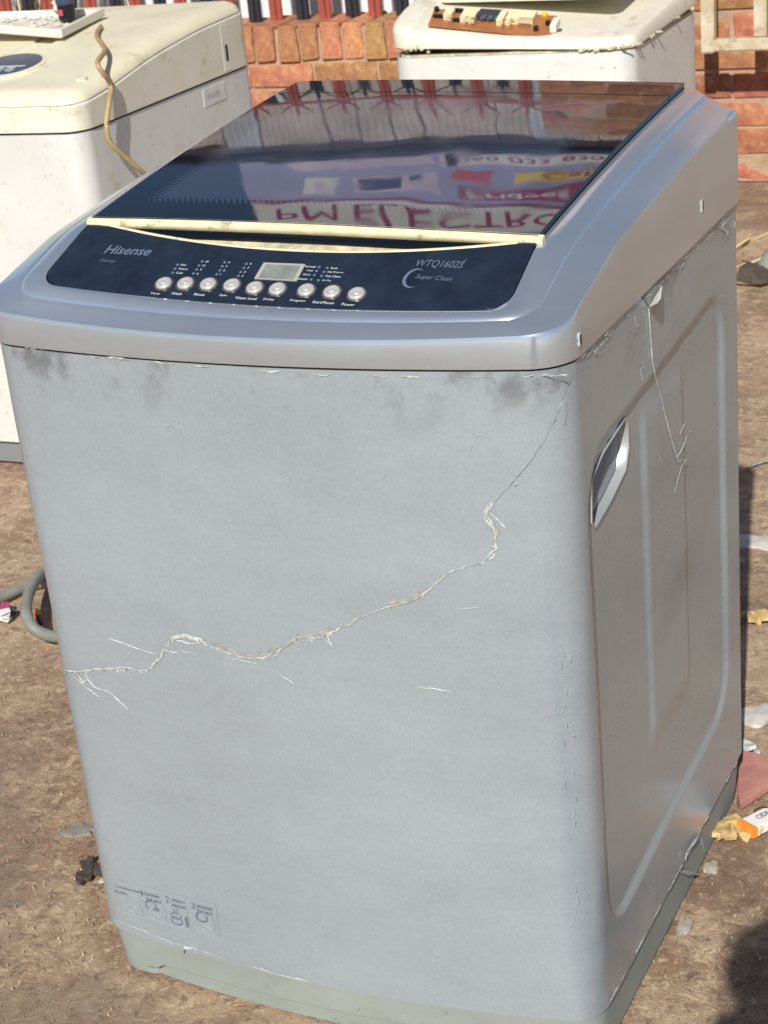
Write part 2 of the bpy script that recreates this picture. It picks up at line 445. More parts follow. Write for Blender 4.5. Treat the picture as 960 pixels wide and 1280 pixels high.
# ================================================================== SETTING
def build_ground():
    cs = sorted(set([-300, -120, -50, -22, -10, -6] + [round(-4 + i * .06, 3) for i in range(int(8.5 / .06))] + [6, 9, 20, 50, 120, 300]))
    mb = MB(); n = len(cs)
    def h(x, y):
        if abs(x) > 5 or y > 5 or y < -5: return 0.
        v = noise.noise(Vector((x * 2.1, y * 2.1, 0))) * .004 + noise.noise(Vector((x * 7, y * 7, 3))) * .002
        inside = -.05 < x < .7 and -.08 < y < .68
        return -.003 + (min(v, 0) if inside else v) * .8
    mb.add([(x, y, h(x, y)) for y in cs for x in cs], [(j*n+i, j*n+i+1, (j+1)*n+i+1, (j+1)*n+i) for j in range(n-1) for i in range(n-1)])
    tag(mb.build('ground', 'ground', smooth=60), kind='structure')
build_ground()

# ---- bricks
def brick_mesh(name, sx, sy, sz, seed, m):
    rnd = random.Random(seed); bm = bmesh.new(); bmesh.ops.create_cube(bm, size=1)
    for v in bm.verts:
        v.co = Vector((v.co.x * sx, v.co.y * sy, v.co.z * sz)) + Vector([rnd.uniform(-.004, .004) for _ in range(3)])
    bmesh.ops.bevel(bm, geom=list(bm.edges), offset=.0035, segments=1, affect='EDGES')
    for v in bm.verts: v.co += Vector([rnd.uniform(-.0015, .0015) for _ in range(3)])
    bmesh.ops.recalc_face_normals(bm, faces=bm.faces)
    me = bpy.data.meshes.new(name); bm.to_mesh(me); bm.free(); me.materials.append(M[m]); return me
def put(name, me, loc, parent, rz=0., rx=0.):
    o = bpy.data.objects.new(name, me); COL.objects.link(o); o.parent = parent
    o.location = Vector(loc) - origin(parent); o.rotation_euler = (rx, 0, rz); return o
WY = 4.15
stretch = [brick_mesh('brick', .222, .106, .072, i, 'brick') for i in range(5)]
halfb = [brick_mesh('brick', .106, .106, .072, 20 + i, 'brick') for i in range(2)]
rowl = [brick_mesh('brick', .069, .222, .112, 40 + i, 'brick_tan') for i in range(5)]
LOW_TOP = .515
def low_wall():
    x0, x1 = -3.3, -.86
    t = thing('brick_wall', ((x0 + x1) / 2, WY + .11, 0), 'low brick wall with upright tan bricks along its top, under the striped fence', 'wall')
    MB().box((x0, WY + .008, 0), (x1, WY + .212, LOW_TOP - .012)).build('mortar', 'mortar', t)
    rnd = random.Random(3); x = x0 + .035
    while x < x1 - .03:
        put('brick', rnd.choice(rowl), (x + rnd.uniform(-.002, .002), WY + .108 + rnd.uniform(-.006, .004), LOW_TOP - .056 + rnd.uniform(-.003, .003)), t, rnd.uniform(-.02, .02)); x += .0795
    z = LOW_TOP - .112 - .012 - .036; c = 0
    while z > 0:
        x = x0 + .111 + (c % 2) * .116
        while x < x1 - .1:
            put('brick', rnd.choice(stretch), (x, WY + .055 + rnd.uniform(-.004, .004), z), t, rnd.uniform(-.012, .012)); x += .2335
        z -= .0845; c += 1
def tall_wall():
    x0, x1, top = -.85, 1.0, 2.46
    t = thing('brick_wall', ((x0 + x1) / 2, WY + .06, 0), 'tall red brick wall behind the white machine and the cream gate', 'wall')
    MB().box((x0 + .008, WY + .008, 0), (x1, WY + .24, top - .01)).build('mortar', 'mortar', t)
    rnd = random.Random(5); z = .036; c = 0
    while z < top - .03:
        x = x0 + (.111 if c % 2 == 0 else .053)
        if c % 2: put('brick', rnd.choice(halfb), (x, WY + .055 + rnd.uniform(-.004, .004), z), t); x += .175
        while x < x1 - .1:
            put('brick', rnd.choice(stretch), (x, WY + .055 + rnd.uniform(-.005, .005), z + rnd.uniform(-.002, .002)), t, rnd.uniform(-.012, .012)); x += .2335
        z += .0845; c += 1
low_wall(); tall_wall()

# ---- palisade fence
FY = 4.27
def pale_mesh(h, m, name):
    prof = [(-.024, .0), (-.02, -.008), (-.009, -.008), (-.005, -.018), (.005, -.018), (.009, -.008), (.02, -.008), (.024, .0)]
    mb = MB(); n = len(prof)
    lower = [(x, y, 0) for x, y in prof]; upper = [(x, y, h - .13) for x, y in prof]
    mb.loft([lower, upper], closed=False)
    mb.loft([[(x, y + .003, z) for x, y, z in lower], [(x, y + .003, z) for x, y, z in upper]], closed=False)
    for i, (dx, dy, tall) in enumerate(((-.075, -.02, .085), (0, 0, .13), (.075, -.02, .085))):     # splayed three-point tip
        a = (-.024, -.008, .008)[i]; b = (-.008, .008, .024)[i]; z = h - .13; th = .004; y = -.012
        mb.add([(a, y, z), (b, y, z), ((a+b)/2 + dx*.5 + .006, y + dy*.6, z + tall*.6), (dx, y + dy, z + tall), ((a+b)/2 + dx*.5 - .006, y + dy*.6, z + tall*.6),
                (a, y+th, z), (b, y+th, z), ((a+b)/2 + dx*.5 + .006, y + dy*.6 + th, z + tall*.6), (dx, y + dy + th, z + tall), ((a+b)/2 + dx*.5 - .006, y + dy*.6 + th, z + tall*.6)],
               [(0,1,2,3,4),(9,8,7,6,5),(0,4,9,5),(1,6,7,2),(2,7,8,3),(3,8,9,4)])
    o = mb.build(name, m); me = o.data; bpy.data.objects.remove(o); return me
def fence():
    t = thing('palisade_fence', (-2.1, FY, LOW_TOP), 'palisade fence of red and black pales standing on the low brick wall', 'fence')
    red = pale_mesh(2.38 - LOW_TOP, 'red_pale', 'pale'); blk = pale_mesh(2.20 - LOW_TOP, 'black_pale', 'pale')
    # phase read from the photo: a black pale shows at x = 312, a red one at x = 336
    xb = on(378, 10, 1, FY).x; P = .181
    rnd = random.Random(2)
    k = -12
    while True:
        x = xb + k * P; k += 1
        if x < -3.25: continue
        if x > -.88: break
        put('pale', blk, (x, FY, LOW_TOP - .001), t, rnd.uniform(-.03, .03))
        xr = x + .082
        if xr < -.88: put('pale', red, (xr, FY + rnd.uniform(-.002, .002), LOW_TOP - .001), t, rnd.uniform(-.03, .03), rnd.uniform(-.004, .004))
    for z in (.80, 2.20):
        MB().box((-3.3, FY + .004, z), (-.87, FY + .034, z + .036)).build('rail', 'red_pale', t)
fence()

# ---- shop behind the fence, and its sign
def shop():
    t = thing('shop_building', (-2.2, 5.9, 0), 'pale sheet-clad shop building behind the striped fence', 'building')
    MB().box((-3.75, 5.66, 0), (1.1, 6.6, 3.284)).build('wall', 'shop_white', t)
    rnd = random.Random(11); x = -3.74
    while x < 1.0:
        wd = rnd.choice((.16, .22, .3, .36))
        mname = rnd.choice(('shop_white', 'shop_grey', 'shop_grey', 'shop_tan', 'shop_tan'))
        mb = MB(); n = max(2, int(wd / .04)); dp = rnd.uniform(.012, .03)
        top = []
        for i in range(n * 4 + 1):
            top.append((x + (wd - .012) * i / (n * 4), 5.655 - dp - .003 * math.sin(i * math.pi / 2)))
        mb.loft([[(a, b, .02) for a, b in top] + [(x + wd - .012, 5.655, .02), (x, 5.655, .02)], [(a, b, 3.27) for a, b in top] + [(x + wd - .012, 5.655, 3.27), (x, 5.655, 3.27)]], True, True)
        mb.build('cladding_panel', mname, t, smooth=50)
        x += wd
    MB().box((-3.80, 5.50, 0), (1.15, 5.60, 1.25)).build('low_wall', 'shop_white', t)
    g = MB().box((-3.85, 5.50, 3.285), (1.2, 6.7, 3.325)).build('roof', 'gutter', t)
    MB().tube([(-3.85, 5.475, 3.298), (1.2, 5.475, 3.298)], .024, 10).build('gutter', 'gutter', g, smooth=60)
    # small window in the wall
    wn = MB().box((-3.02, 5.585, 2.34), (-2.62, 5.62, 2.62)).build('window', 'sign_dark', t)
    fr = MB()
    for a, b in (((-3.05, 5.57, 2.31), (-2.59, 5.625, 2.34)), ((-3.05, 5.57, 2.62), (-2.59, 5.625, 2.65)), ((-3.05, 5.571, 2.34), (-3.02, 5.624, 2.62)), ((-2.62, 5.571, 2.34), (-2.59, 5.624, 2.62))): fr.box(a, b)
    fr.build('window_frame', 'print_white', wn)
shop()
def sign():
    x0, x1, z0, z1, y = -2.97, -.95, 3.205, 4.06, 5.44
    t = thing('shop_sign', ((x0 + x1) / 2, y + .04, z0), 'printed shop sign with maroon title mirrored in the dark glass lid', 'sign')
    MB().box((x0, y, z0), (x1, y + .05, z1)).build('board', 'sign_blue', t)
    def rect(name, a, b, c, d, m, lift=.003, tilt=0.0):
        return MB().add([(a, y - lift, c), (b, y - lift, c), (b + tilt, y - lift, d), (a + tilt, y - lift, d), (a, y - lift + .002, c), (b, y - lift + .002, c), (b + tilt, y - lift + .002, d), (a + tilt, y - lift + .002, d)],
                        [(0,1,2,3),(7,6,5,4),(0,4,5,1),(1,5,6,2),(2,6,7,3),(3,7,4,0)]).build(name, m, t)
    rect('title_band', x0 + .004, x1 - .004, 3.72, z1 - .004, 'sign_white')
    rect('stripe', x0 + .004, x1 - .004, 3.685, 3.715, 'sign_maroon', .004)
    rect('photo_strip', x0 + .25, x0 + .98, 3.22, 3.32, 'sign_lilac', .004, .05)
    rect('photo_strip', x0 + 1.12, -1.93, 3.22, 3.34, 'sign_lilac', .004)
    fr = rect('fridge_picture', x0 + .34, x0 + .52, 3.38, 3.62, 'sign_white', .004, -.05)
    MB().box((x0 + .38, y - .0065, 3.43), (x0 + .43, y - .0045, 3.56)).build('door_line', 'sign_lilac', fr)
    mw = rect('microwave_picture', x0 + .60, x0 + 1.02, 3.40, 3.60, 'sign_lilac', .004)
    MB().box((x0 + .63, y - .0065, 3.43), (x0 + .85, y - .0045, 3.565)).build('screen', 'sign_dark', mw)
    MB().box((x0 + .89, y - .0065, 3.43), (x0 + .95, y - .0045, 3.49)).build('screen', 'sign_dark', mw)
    rect('phone_band', -1.90, -1.02, 3.23, 3.34, 'sign_white', .004)
    letters('060 033 8307', 'sign_maroon', t, (-1.86, y - .0045, 3.25), X, Z, -Y, width=.78, height=.065, lift=.001, bold=.02)
    rect('yellow_patch', -1.60, -1.02, 3.40, 3.48, 'sign_yellow', .004)
    letters('Call', 'sign_maroon', t, (-1.45, y - .0045, 3.41), X, Z, -Y, width=.28, height=.06, lift=.001, bold=.02)
    rect('maroon_patch', -1.88, -1.02, 3.53, 3.64, 'sign_maroon', .004)
    letters('Fridges', 'sign_white', t, (-1.84, y - .0045, 3.545), X, Z, -Y, width=.55, height=.075, lift=.001, bold=.02)
    rect('red_patch', -1.86, -1.68, 3.40, 3.49, 'sign_red', .004, -.04)
    letters('PM', 'sign_maroon', t, (-2.86, y - .003, 3.765), X, Z, -Y, width=.36, height=.17, lift=.002)
    letters('ELECTRO', 'sign_maroon', t, (-2.40, y - .003, 3.775), X, Z, -Y, width=1.10, height=.17, lift=.002, bold=.01)
    for px in (x0 + .2, x1 - .3):
        MB().box((px, y + .052, 3.196), (px + .05, y + .1, z1 - .1)).build('post', 'gutter', t)
    t.location += Vector((.10, 0, .13))
sign()

# ---- gate leaning in front of the tall wall
def gate():
    gy = 3.97
    zb = on(900, 64, 1, gy).z; zt = on(900, 48, 1, gy).z; xl = on(878, 40, 1, gy).x; xr = xl + 1.06; top = 1.2
    t = thing('steel_gate', ((xl + xr) / 2, gy, zb), 'cream painted steel gate in front of the tall brick wall', 'gate')
    wd = .038
    MB().box((xl, gy - .019, zb - .003), (xl + wd, gy + .019, top)).build('post', 'gate', t, bevel=.004)
    MB().box((xr - wd, gy - .019, 0), (xr, gy + .019, top)).build('post', 'gate', t, bevel=.004)
    MB().box((xl + wd, gy - .016, zb), (xr - wd, gy + .016, zt)).build('rail', 'gate', t, bevel=.004)
    MB().box((xl + wd, gy - .016, top - .04), (xr - wd, gy + .016, top - .002)).build('rail', 'gate', t, bevel=.004)
    bx = on(951, 20, 1, gy).x; k = 0
    while bx + k * .175 < xr - .08:
        x = bx + k * .175; k += 1
        MB().box((x - .018, gy - .013, zt), (x + .018, gy + .013, top - .04)).build('bar', 'gate', t, bevel=.004)
    for x in (xl + .004, xr - .03):
        MB().box((x, gy + .02, .9), (x + .03, WY + .02, .93)).build('hinge', 'gate', t)
gate()

# ================================================================== the grey washing machine
W, D, ZS, ZB = .65, .625, .808, .068
def yf(x): return .006 - .039 * (1 - ((x - .36) / .36) ** 2)
def body_outline(inset=0., nf=80, nside=100):
    xs = [.075 + (.575 - .075) * i / 14 for i in range(15)]
    vs_ = [(inset, D - inset, .018), (inset, yf(0) + inset, .045)] + [(x, yf(x) + inset, 0) for x in xs] + [(W - inset, yf(W) + inset, .042), (W - inset, D - inset, .018)]
    subs = [6, 2] + [max(0, nf // 14 - 1)] * 14 + [2, nside, 6]
    return outline(vs_, subs)
wm = thing('washing_machine', (W / 2, D / 2, 0), 'large silver-grey top-loading washing machine with smoked glass lid in the foreground', 'washing machine')

H_POLY = [(.179, .690), (.178, .664), (.165, .645), (.115, .632), (.066, .624), (.057, .634), (.062, .674), (.097, .687), (.171, .697)]
def in_poly(poly, y, z):
    c = False; n = len(poly)
    for i in range(n):
        (a, b), (e, f) = poly[i], poly[i-1]
        if (b > z) != (f > z) and y < (e - a) * (z - b) / (f - b) + a: c = not c
    return c
def sd_round_rect(y, z, y0, y1, z0, z1, r):
    cy, cz = (y0+y1)/2, (z0+z1)/2; dy = abs(y-cy) - (y1-y0)/2 + r; dz = abs(z-cz) - (z1-z0)/2 + r
    return math.hypot(max(dy, 0), max(dz, 0)) + min(max(dy, dz), 0) - r
def side_depth(y, z):
    """pressed relief of the right-hand side sheet, positive = inwards"""
    zt = z - max(0, (y - .05)) * .06
    d = sd_round_rect(y, zt, .041, .545, .150, .700, .06)
    v = .0045 * smoothstep(.003, -.006, d)
    if d < -.012:
        # raised field between two pressed steps
        v -= .0034 * smoothstep(.221, .235, y) * smoothstep(.384, .373, y) * smoothstep(.270, .315, z) * smoothstep(.695, .665, z)
    return v
def sheet_wave(x, z): return .0016 * noise.noise(Vector((x * 6, z * 5, 1.))) + .0005 * noise.noise(Vector((x * 24, z * 20, 4.)))
def cabinet():
    ol = body_outline(); nz = 150; rings = []
    for k in range(nz + 1):
        z = ZB + (ZS - ZB) * k / nz; ring = []
        for p in ol:
            x, y = p.x, p.y
            if x > W - .0008 and .03 < y < D - .02:
                dd = side_depth(y, z)
                if in_poly(H_POLY, y, z): dd = .03
                x -= dd + .0008 * noise.noise(Vector((y * 5, z * 5, 9)))
            elif y < .02:
                y += sheet_wave(x, z)
            ring.append(Vector((x, y, z)))
        rings.append(ring)
    mb = MB(); mb.loft(rings, True, True)
    return mb.build('cabinet', 'silver', wm, smooth=35)
cab = cabinet()

def plinth():
    ol = body_outline(.0035, 200, 20); mb = MB(); rings = []
    for z in [.002 + .0013 * i for i in range(24)] + [.036, .045, .055, ZB - .0005]:
        ring = []
        for p in ol:
            x, y = p.x, p.y
            d = 0
            if y < .03:
                lim = .026 * smoothstep(.060, .095, x) ** .6 * smoothstep(.61, .57, x) ** .6
                d = .007 * smoothstep(lim + .0012, lim - .0018, z) if lim > .001 else 0
            t = (ZB - z) * .12
            x2 = x + (W/2 - x) / (W/2) * t * .5; y2 = y + d + (D/2 - y) / (D/2) * t * .9
            ring.append(Vector((x2, y2, z)))
        rings.append(ring)
    mb.loft(rings, True, True); return mb.build('plinth', 'plinth', wm, smooth=40)
pl = plinth()

# ---- top cover
GX0, GX1, GY0, GY1 = .068, .587, .118, .628
TILT = .029
def zg(x, y):
    t = y - GY0; L = GY1 - GY0
    return .904 + .13 * t + (.042 - .13) * t * t / (2 * L) - .04 * (x - .327) ** 2 + .004 * math.exp(-((y - .39) / .11) ** 2) * (x - .327) - TILT * (x - .33) + 0.00042 * noise.noise(Vector((x * 8, y * 6, 2.))) + .00007 * noise.noise(Vector((x * 26, y * 17, 5.)))
def zpan(x, y): return .8585 + .43 * (y - .01) - TILT * (x - .33)
def zin(x, y): return zpan(x, y) + .001 if y < .112 else - TILT * (x - .33) + .904 + .13 * (y - GY0) - .044 * (y - GY0) ** 2 / (GY1 - GY0) - .0017
ZEDGE = [(-.04, .838), (.012, .850), (.043, .861), (.155, .886), (.291, .899), (.443, .910), (.604, .918), (.64, .917)]
def yfi(x): return .020 - .014 * (1 - ((x - .33) / .27) ** 2)
def open_outline(e=0.):
    xs = [.10 + (.555 - .10) * i / 14 for i in range(15)]
    vs_ = [(GX0 + .015 - e, GY1 + .004 + e, .008), (GX0 + .015 - e, .130, 0), (GX0 - e, yfi(GX0) - e, .022)] + [(x, yfi(x) - e, 0) for x in xs] + [(GX1 + e, yfi(GX1) - e, .026), (GX1 + e, GY1 + .004 + e, .008)]
    return outline(vs_, [24, 5, 1] + [1] * 14 + [1, 30, 6])
def cover_outline(inset=0.):
    xs = [.075 + (.575 - .075) * i / 14 for i in range(15)]
    vs_ = [(inset, D - inset, .02), (inset, .150, 0), (inset, yf(0) + inset, .05)] + [(x, yf(x) + inset, 0) for x in xs] + [(W - inset, yf(W) + inset, .046), (W - inset, D - inset, .02)]
    return outline(vs_, [24, 5, 1] + [1] * 14 + [1, 30, 6])
def cover():
    A, A2, B, I = cover_outline(-.003), cover_outline(-.0015), cover_outline(.003), open_outline()
    ze = lambda p: interp(ZEDGE, p.y)
    rings = [[Vector((p.x, p.y, ZS + .003)) for p in A], [Vector((p.x, p.y, ze(q) - .007)) for p, q in zip(A, B)],
             [Vector((p.x, p.y, ze(q) - .0022)) for p, q in zip(A2, B)], [Vector((p.x, p.y, ze(p) + .0005)) for p in B]]
    for t, dz in ((.15, .0008), (.28, .0012), (.40, .0014), (.47, .0010), (.50, -.0008), (.53, .0016), (.60, .0030), (.72, .0036), (.84, .003), (.93, .0014), (1.0, 0.)):
        rings.append([Vector((b.x + (i.x - b.x) * t, b.y + (i.y - b.y) * t, (ze(b) * (1 - t) + zin(i.x, i.y) * t) + dz)) for b, i in zip(B, I)])
    rings.append([Vector((i.x, i.y, zin(i.x, i.y) - .03)) for i in I])
    c = MB().loft(rings).build('top_cover', 'silver_top', wm, smooth=40)
    A0 = cover_outline(.0015)
    MB().loft([[Vector((p.x, p.y, ZS - .002)) for p in A0], [Vector((p.x, p.y, ZS + .006)) for p in A0]]).build('seam_gap', 'rubble', wm)
    # screw slots on the side of the cover
    for px, py, h in ((724, 424, .013), (877, 257, .014)):
        q = on(px, py, 0, W + .003)
        s_ = MB().box((W + .002, q.y - .0035, q.z - h / 2), (W + .0045, q.y + .0035, q.z + h / 2)).build('screw_slot', 'film', c, bevel=.0008)
        MB().box((W + .0044, q.y - .0024, q.z - h * .36), (W + .0049, q.y + .001, q.z + h * .36)).build('screw_slot', 'rubble', c)
    return c
cov = cover()

def glass():
    GX0 = .0835
    ys = .566
    def slab(y0, y1, nu, nv):
        mb = MB(); mb.grid(lambda u, v: Vector((GX0 + .001 + (GX1 - GX0 - .002) * u, y0 + (y1 - y0) * v, zg(GX0 + (GX1 - GX0) * u, y0 + (y1 - y0) * v) + .007)), nu, nv)
        per = [(GX0 + .001, y0), (GX1 - .001, y0), (GX1 - .001, y1), (GX0 + .001, y1)]
        for a, b in zip(per, per[1:] + per[:1]):
            k = 24
            mb.loft([[Vector((a[0] + (b[0]-a[0])*i/k, a[1] + (b[1]-a[1])*i/k, zg(a[0] + (b[0]-a[0])*i/k, a[1] + (b[1]-a[1])*i/k) + dz)) for i in range(k+1)] for dz in (-.012, .007)], closed=False)
        return mb
    # texture space of the glass is the machine's own: shift so that object x,y start at the machine corner
    g = slab(GY0 - .004, ys - .0012, 120, 110).build('glass_lid', 'glass', wm, smooth=30)
    h = slab(ys + .0012, GY1, 40, 10).build('hinge_cover', 'glass', wm, smooth=30)
    return g
gl = glass()

PN = Vector((TILT, -.43, 1)).normalized(); PU = Vector((1, 0, -TILT)).normalized(); PV = PN.cross(PU).normalized()
def pan(px, py, lift=.0): 
    return onplane(px, py, Vector((.33, .01, .8585)) + PN * (.001 + lift), PN)
def ybk(x): return .109 - .026 * max(0, 1 - ((x - .34) / .235) ** 2)
def panel():
    I = open_outline(-.0012); front = [p for p in I if p.y < .10]
    # walk the front boundary from left to right
    front = sorted([p for p in front], key=lambda p: 0)
    left = [p for p in I if p.x < GX0 + .04 and p.y < .1]; 
    pts = [Vector((p.x, p.y)) for p in I if p.y < .088]
    back = [Vector((GX0 + .013 + (GX1 - GX0 - .0145) * i / 40, 0)) for i in range(41)]
    for b in back: b.y = ybk(b.x)
    poly = pts + list(reversed(back))
    top = [Vector((p.x, p.y, zpan(p.x, p.y) + .001)) for p in poly]; bot = [v - Vector((0, 0, .006)) for v in top]
    mb = MB(); n = len(top); mb.add(top + bot, [tuple(range(n))] + [(i, (i+1) % n, (i+1) % n + n, i + n) for i in range(n)])
    p = mb.build('control_panel', 'navy', wm)
    # cream finger pocket behind the panel and cream grip along the glass edge
    mb = MB()
    def pk(u, v):
        x = GX0 + .014 + (GX1 - GX0 - .016) * u; a = ybk(x) - .004; b = GY0 + .004
        dip = .007 * math.sin(math.pi * v) ** .7 * (.25 + .75 * math.sin(math.pi * u))
        y = a + (b - a) * v
        return Vector((x, y, zpan(x, a) - .001 + (zg(x, GY0) - .012 - zpan(x, a)) * v - dip))
    mb.grid(pk, 60, 8); mb.build('finger_pocket', 'cream_dark', wm, smooth=60)
    lip = [Vector((GX0 + .03 + (GX1 - GX0 - .05) * i / 50, 0, 0)) for i in range(51)]
    for v in lip: v.y = ybk(v.x) + .0018; v.z = zpan(v.x, v.y) - .0005
    MB().tube(lip, .0024, 8).build('pocket_lip', 'cream', wm, smooth=60)
    mb = MB(); prof = [(-.0050, -.0035), (-.0064, -.0005), (-.0060, .0018), (-.0038, .0040), (.001, .0058), (.0025, .0045), (.002, -.008)]
    rings = []
    for i in range(41):
        x = .080 + (GX1 + .005 - .080) * i / 40
        rings.append([Vector((x, GY0 - .003 + a, zg(x, GY0) + .001 + b)) for a, b in prof])
    mb.loft(rings, True, True); mb.build('grip_strip', 'cream', wm, smooth=50)
    # buttons
    bpos = [(205, 355), (232, 355), (260.5, 356), (290, 357), (318.5, 360.5), (347, 362), (383, 363.5), (415, 365.5), (446, 368)]
    names = ['Temp', 'Wash', 'Rinse', 'Spin', 'Water Level', 'Delay', 'Program', 'Start/Pause', 'Power']
    wid = [.012, .013, .013, .009, .026, .013, .018, .025, .015]
    for (px, py), s_, wd in zip(bpos, names, wid):
        c = pan(px, py)
        MB().lathe(c, PU, PV, PN, [(.0105, -.001), (.0105, .0008), (.0098, .0016), (.0088, .0012), (.0086, -.001)], 24).build('button_ring', 'button_ring', p, smooth=50)
        MB().lathe(c, PU, PV, PN, [(.0085, -.001), (.0084, .0018), (.0075, .0030), (.0055, .0034), (.0040, .0028), (.0032, .0026), (.0022, .0034), (.0008, .0036)], 24).build('button', 'button', p, smooth=45)
        mb = MB(); lettering(mb, s_, c - PV * .0175 + PU * -.003, PU, PV, PN, width=wd * .92, height=.0037, anchor='c', bold=.01); mb.build('lettering', 'print_white', p)
    # display
    q = [pan(330, 329), pan(382, 331), pan(371, 352), pan(318, 349)]
    cx = sum(q, Vector()) / 4
    q = [cx + (v - cx) * 1.0 for v in q]
    l = MB().prism(q, PN * .0010).build('display', 'lcd_frame', p)
    MB().prism([cx + (v - cx) * .82 + PN * .0009 - PV * .001 for v in q], PN * .0005).build('display_window', 'lcd', l)
    # indicator lamps and their words
    def dots(rows, words, side='r', m='print_white'):
        for (px, py), s_ in zip(rows, words):
            c = pan(px, py); k = 1 if side == 'r' else -1
            MB().lathe(c, PU, PV, PN, [(.0016, -.0002), (.0016, .0004), (.0009, .0006)], 10).build('indicator_lamp', 'print_grey', p)
            mb = MB(); lettering(mb, s_, c + PU * (.004 * k) - PV * .0015, PU, PV, PN, height=.0029, anchor='l' if k > 0 else 'r', bold=.01); mb.build('lettering', m, p)
    dots([(222, 331), (219, 336), (216, 341)], ['Hot', 'Warm', 'Cold'])
    dots([(253, 327), (249, 332), (246, 337), (242, 342)], ['18', '12', '9', '6'])
    dots([(281, 328), (278, 333), (275, 338), (271, 343)], ['4', '3', '2', '1'])
    dots([(308, 330), (305, 335), (301, 340), (298, 345)], ['9', '7', '5', '3'])
    dots([(399, 334), (396, 339), (393, 344), (389, 349.5)], ['Normal', 'Large', 'Quick', 'Delicate'], 'l')
    dots([(409, 335), (405, 340), (402, 345), (398, 350.5)], ['Soak', 'Easy/Preserve', 'Tub Clean', 'Air Dry'])
    # names on the panel
    def word(s_, a, b, h, m, shear=.25, bold=.0):
        P0, P1 = pan(*a), pan(*b); mb = MB(); u = (P1 - P0); L = u.length; u.normalize(); v = PN.cross(u).normalized()
        letters(s_, m, p, P0, u, v, PN, width=L, height=h, shear=shear, bold=bold)
    word('Hisense', (129, 317), (186, 320), .0135, 'print_grey', .2, .015)
    word('Fuzzy', (124, 328), (143, 329.5), .0055, 'print_grey')
    word('WTQ1602S', (518, 334.5), (577, 337), .012, 'print_grey', .2)
    word('i', (578.5, 330), (581, 330), .008, 'print_grey', .2)
    word('Super Clean', (518, 350), (563, 353.5), .0085, 'print_grey', .1)
    c = pan(517, 348); mb = MB(); N = 14
    o1 = [c + PU * (.0105 * math.cos(t)) + PV * (.0145 * math.sin(t)) for t in [R(60 + 240 * k / N) for k in range(N + 1)]]
    o2 = [c + PU * .002 + PU * (.0092 * math.cos(t)) + PV * (.0128 * math.sin(t)) for t in [R(60 + 240 * k / N) for k in range(N + 1)]]
    mb.loft([[v + PN * .0004 for v in o1], [v + PN * .0004 for v in o2]], closed=False); mb.build('moon_emblem', 'print_grey', p)
panel()

# ---- carrying handle in the side
def handle():
    c = Vector((0, sum(a for a, b in H_POLY) / len(H_POLY), sum(b for a, b in H_POLY) / len(H_POLY)))
    def ring(k, x): return [Vector((x, c.y + (a - c.y) * k, c.z + (b - c.z) * k)) for a, b in H_POLY]
    xs = W - .0045
    t = MB().loft([ring(1.075, xs - .001), ring(1.055, xs + .002), ring(1.02, xs + .002), ring(.98, xs - .001), ring(.97, xs - .018)]).build('side_handle', 'chrome', wm, smooth=40)
    MB().loft([ring(.965, xs - .010), ring(.92, xs - .012), ring(.5, xs - .026)], cap1=True).build('handle_cup', 'cup', t, smooth=60)
    a = [Vector((xs - .0075, c.y + (y - c.y) * .86, c.z + (z - c.z) * .86)) for y, z in H_POLY]
    blade = [a[0], a[1], a[2], a[3], a[4], Vector((xs - .012, .075, .640)), Vector((xs - .014, .105, .655)), Vector((xs - .014, .130, .674)), Vector((xs - .012, .155, .688))]
    MB().prism(blade, Vector((-.003, 0, 0))).build('handle_tongue', 'cup_tongue', t, smooth=40)
handle()

# ---- torn protective film
def front_pt(px, py, out=.0008):
    d = ray(px, py); t = 1.2
    lo, hi = .6, 3.5
    for _ in range(40):
        m_ = (lo + hi) / 2; P = CAM + d * m_
        if P.y < yf(max(0.0, min(W, P.x))): lo = m_
        else: hi = m_
    P = CAM + d * lo
    y = P.y + (sheet_wave(P.x, P.z) if ZB < P.z < ZS else 0)
    return Vector((P.x, y - out - .0002, P.z))
def side_pt(px, py, out=.0012):
    p = on(px, py, 0, W + out)
    return on(px, py, 0, W + out - side_depth(p.y, p.z)) if ZB < p.z < ZS else p
def ribbon(pts, wid, n, lift=.002, seed=0, jag=.6):
    rnd = random.Random(seed); pts = [Vector(p) for p in pts]; A, B, C_ = [], [], []
    for i, p in enumerate(pts):
        t = (pts[min(i+1, len(pts)-1)] - pts[max(i-1, 0)]).normalized(); s_ = t.cross(n).normalized()
        k = wid * (1 + rnd.uniform(-jag, jag)); 
        if i in (0, len(pts) - 1): k *= .2
        A.append(p - s_ * k * .5); B.append(p + s_ * k * .1 + n * (lift * rnd.uniform(.3, 1.2))); C_.append(p + s_ * k * .55 + n * lift * rnd.uniform(0, .5))
    return MB().loft([A, B, C_], closed=False)
def jitter(pts, n, amp, seed):
    rnd = random.Random(seed); out = []
    for a, b in zip(pts, pts[1:]):
        for k in range(n):
            p = a.lerp(b, k / n); out.append(p + Vector((rnd.uniform(-amp, amp), 0, rnd.uniform(-amp, amp))) if k else p)
    return out + [pts[-1]]
FN = Vector((0, -1, 0)); SN = Vector((1, 0, 0))
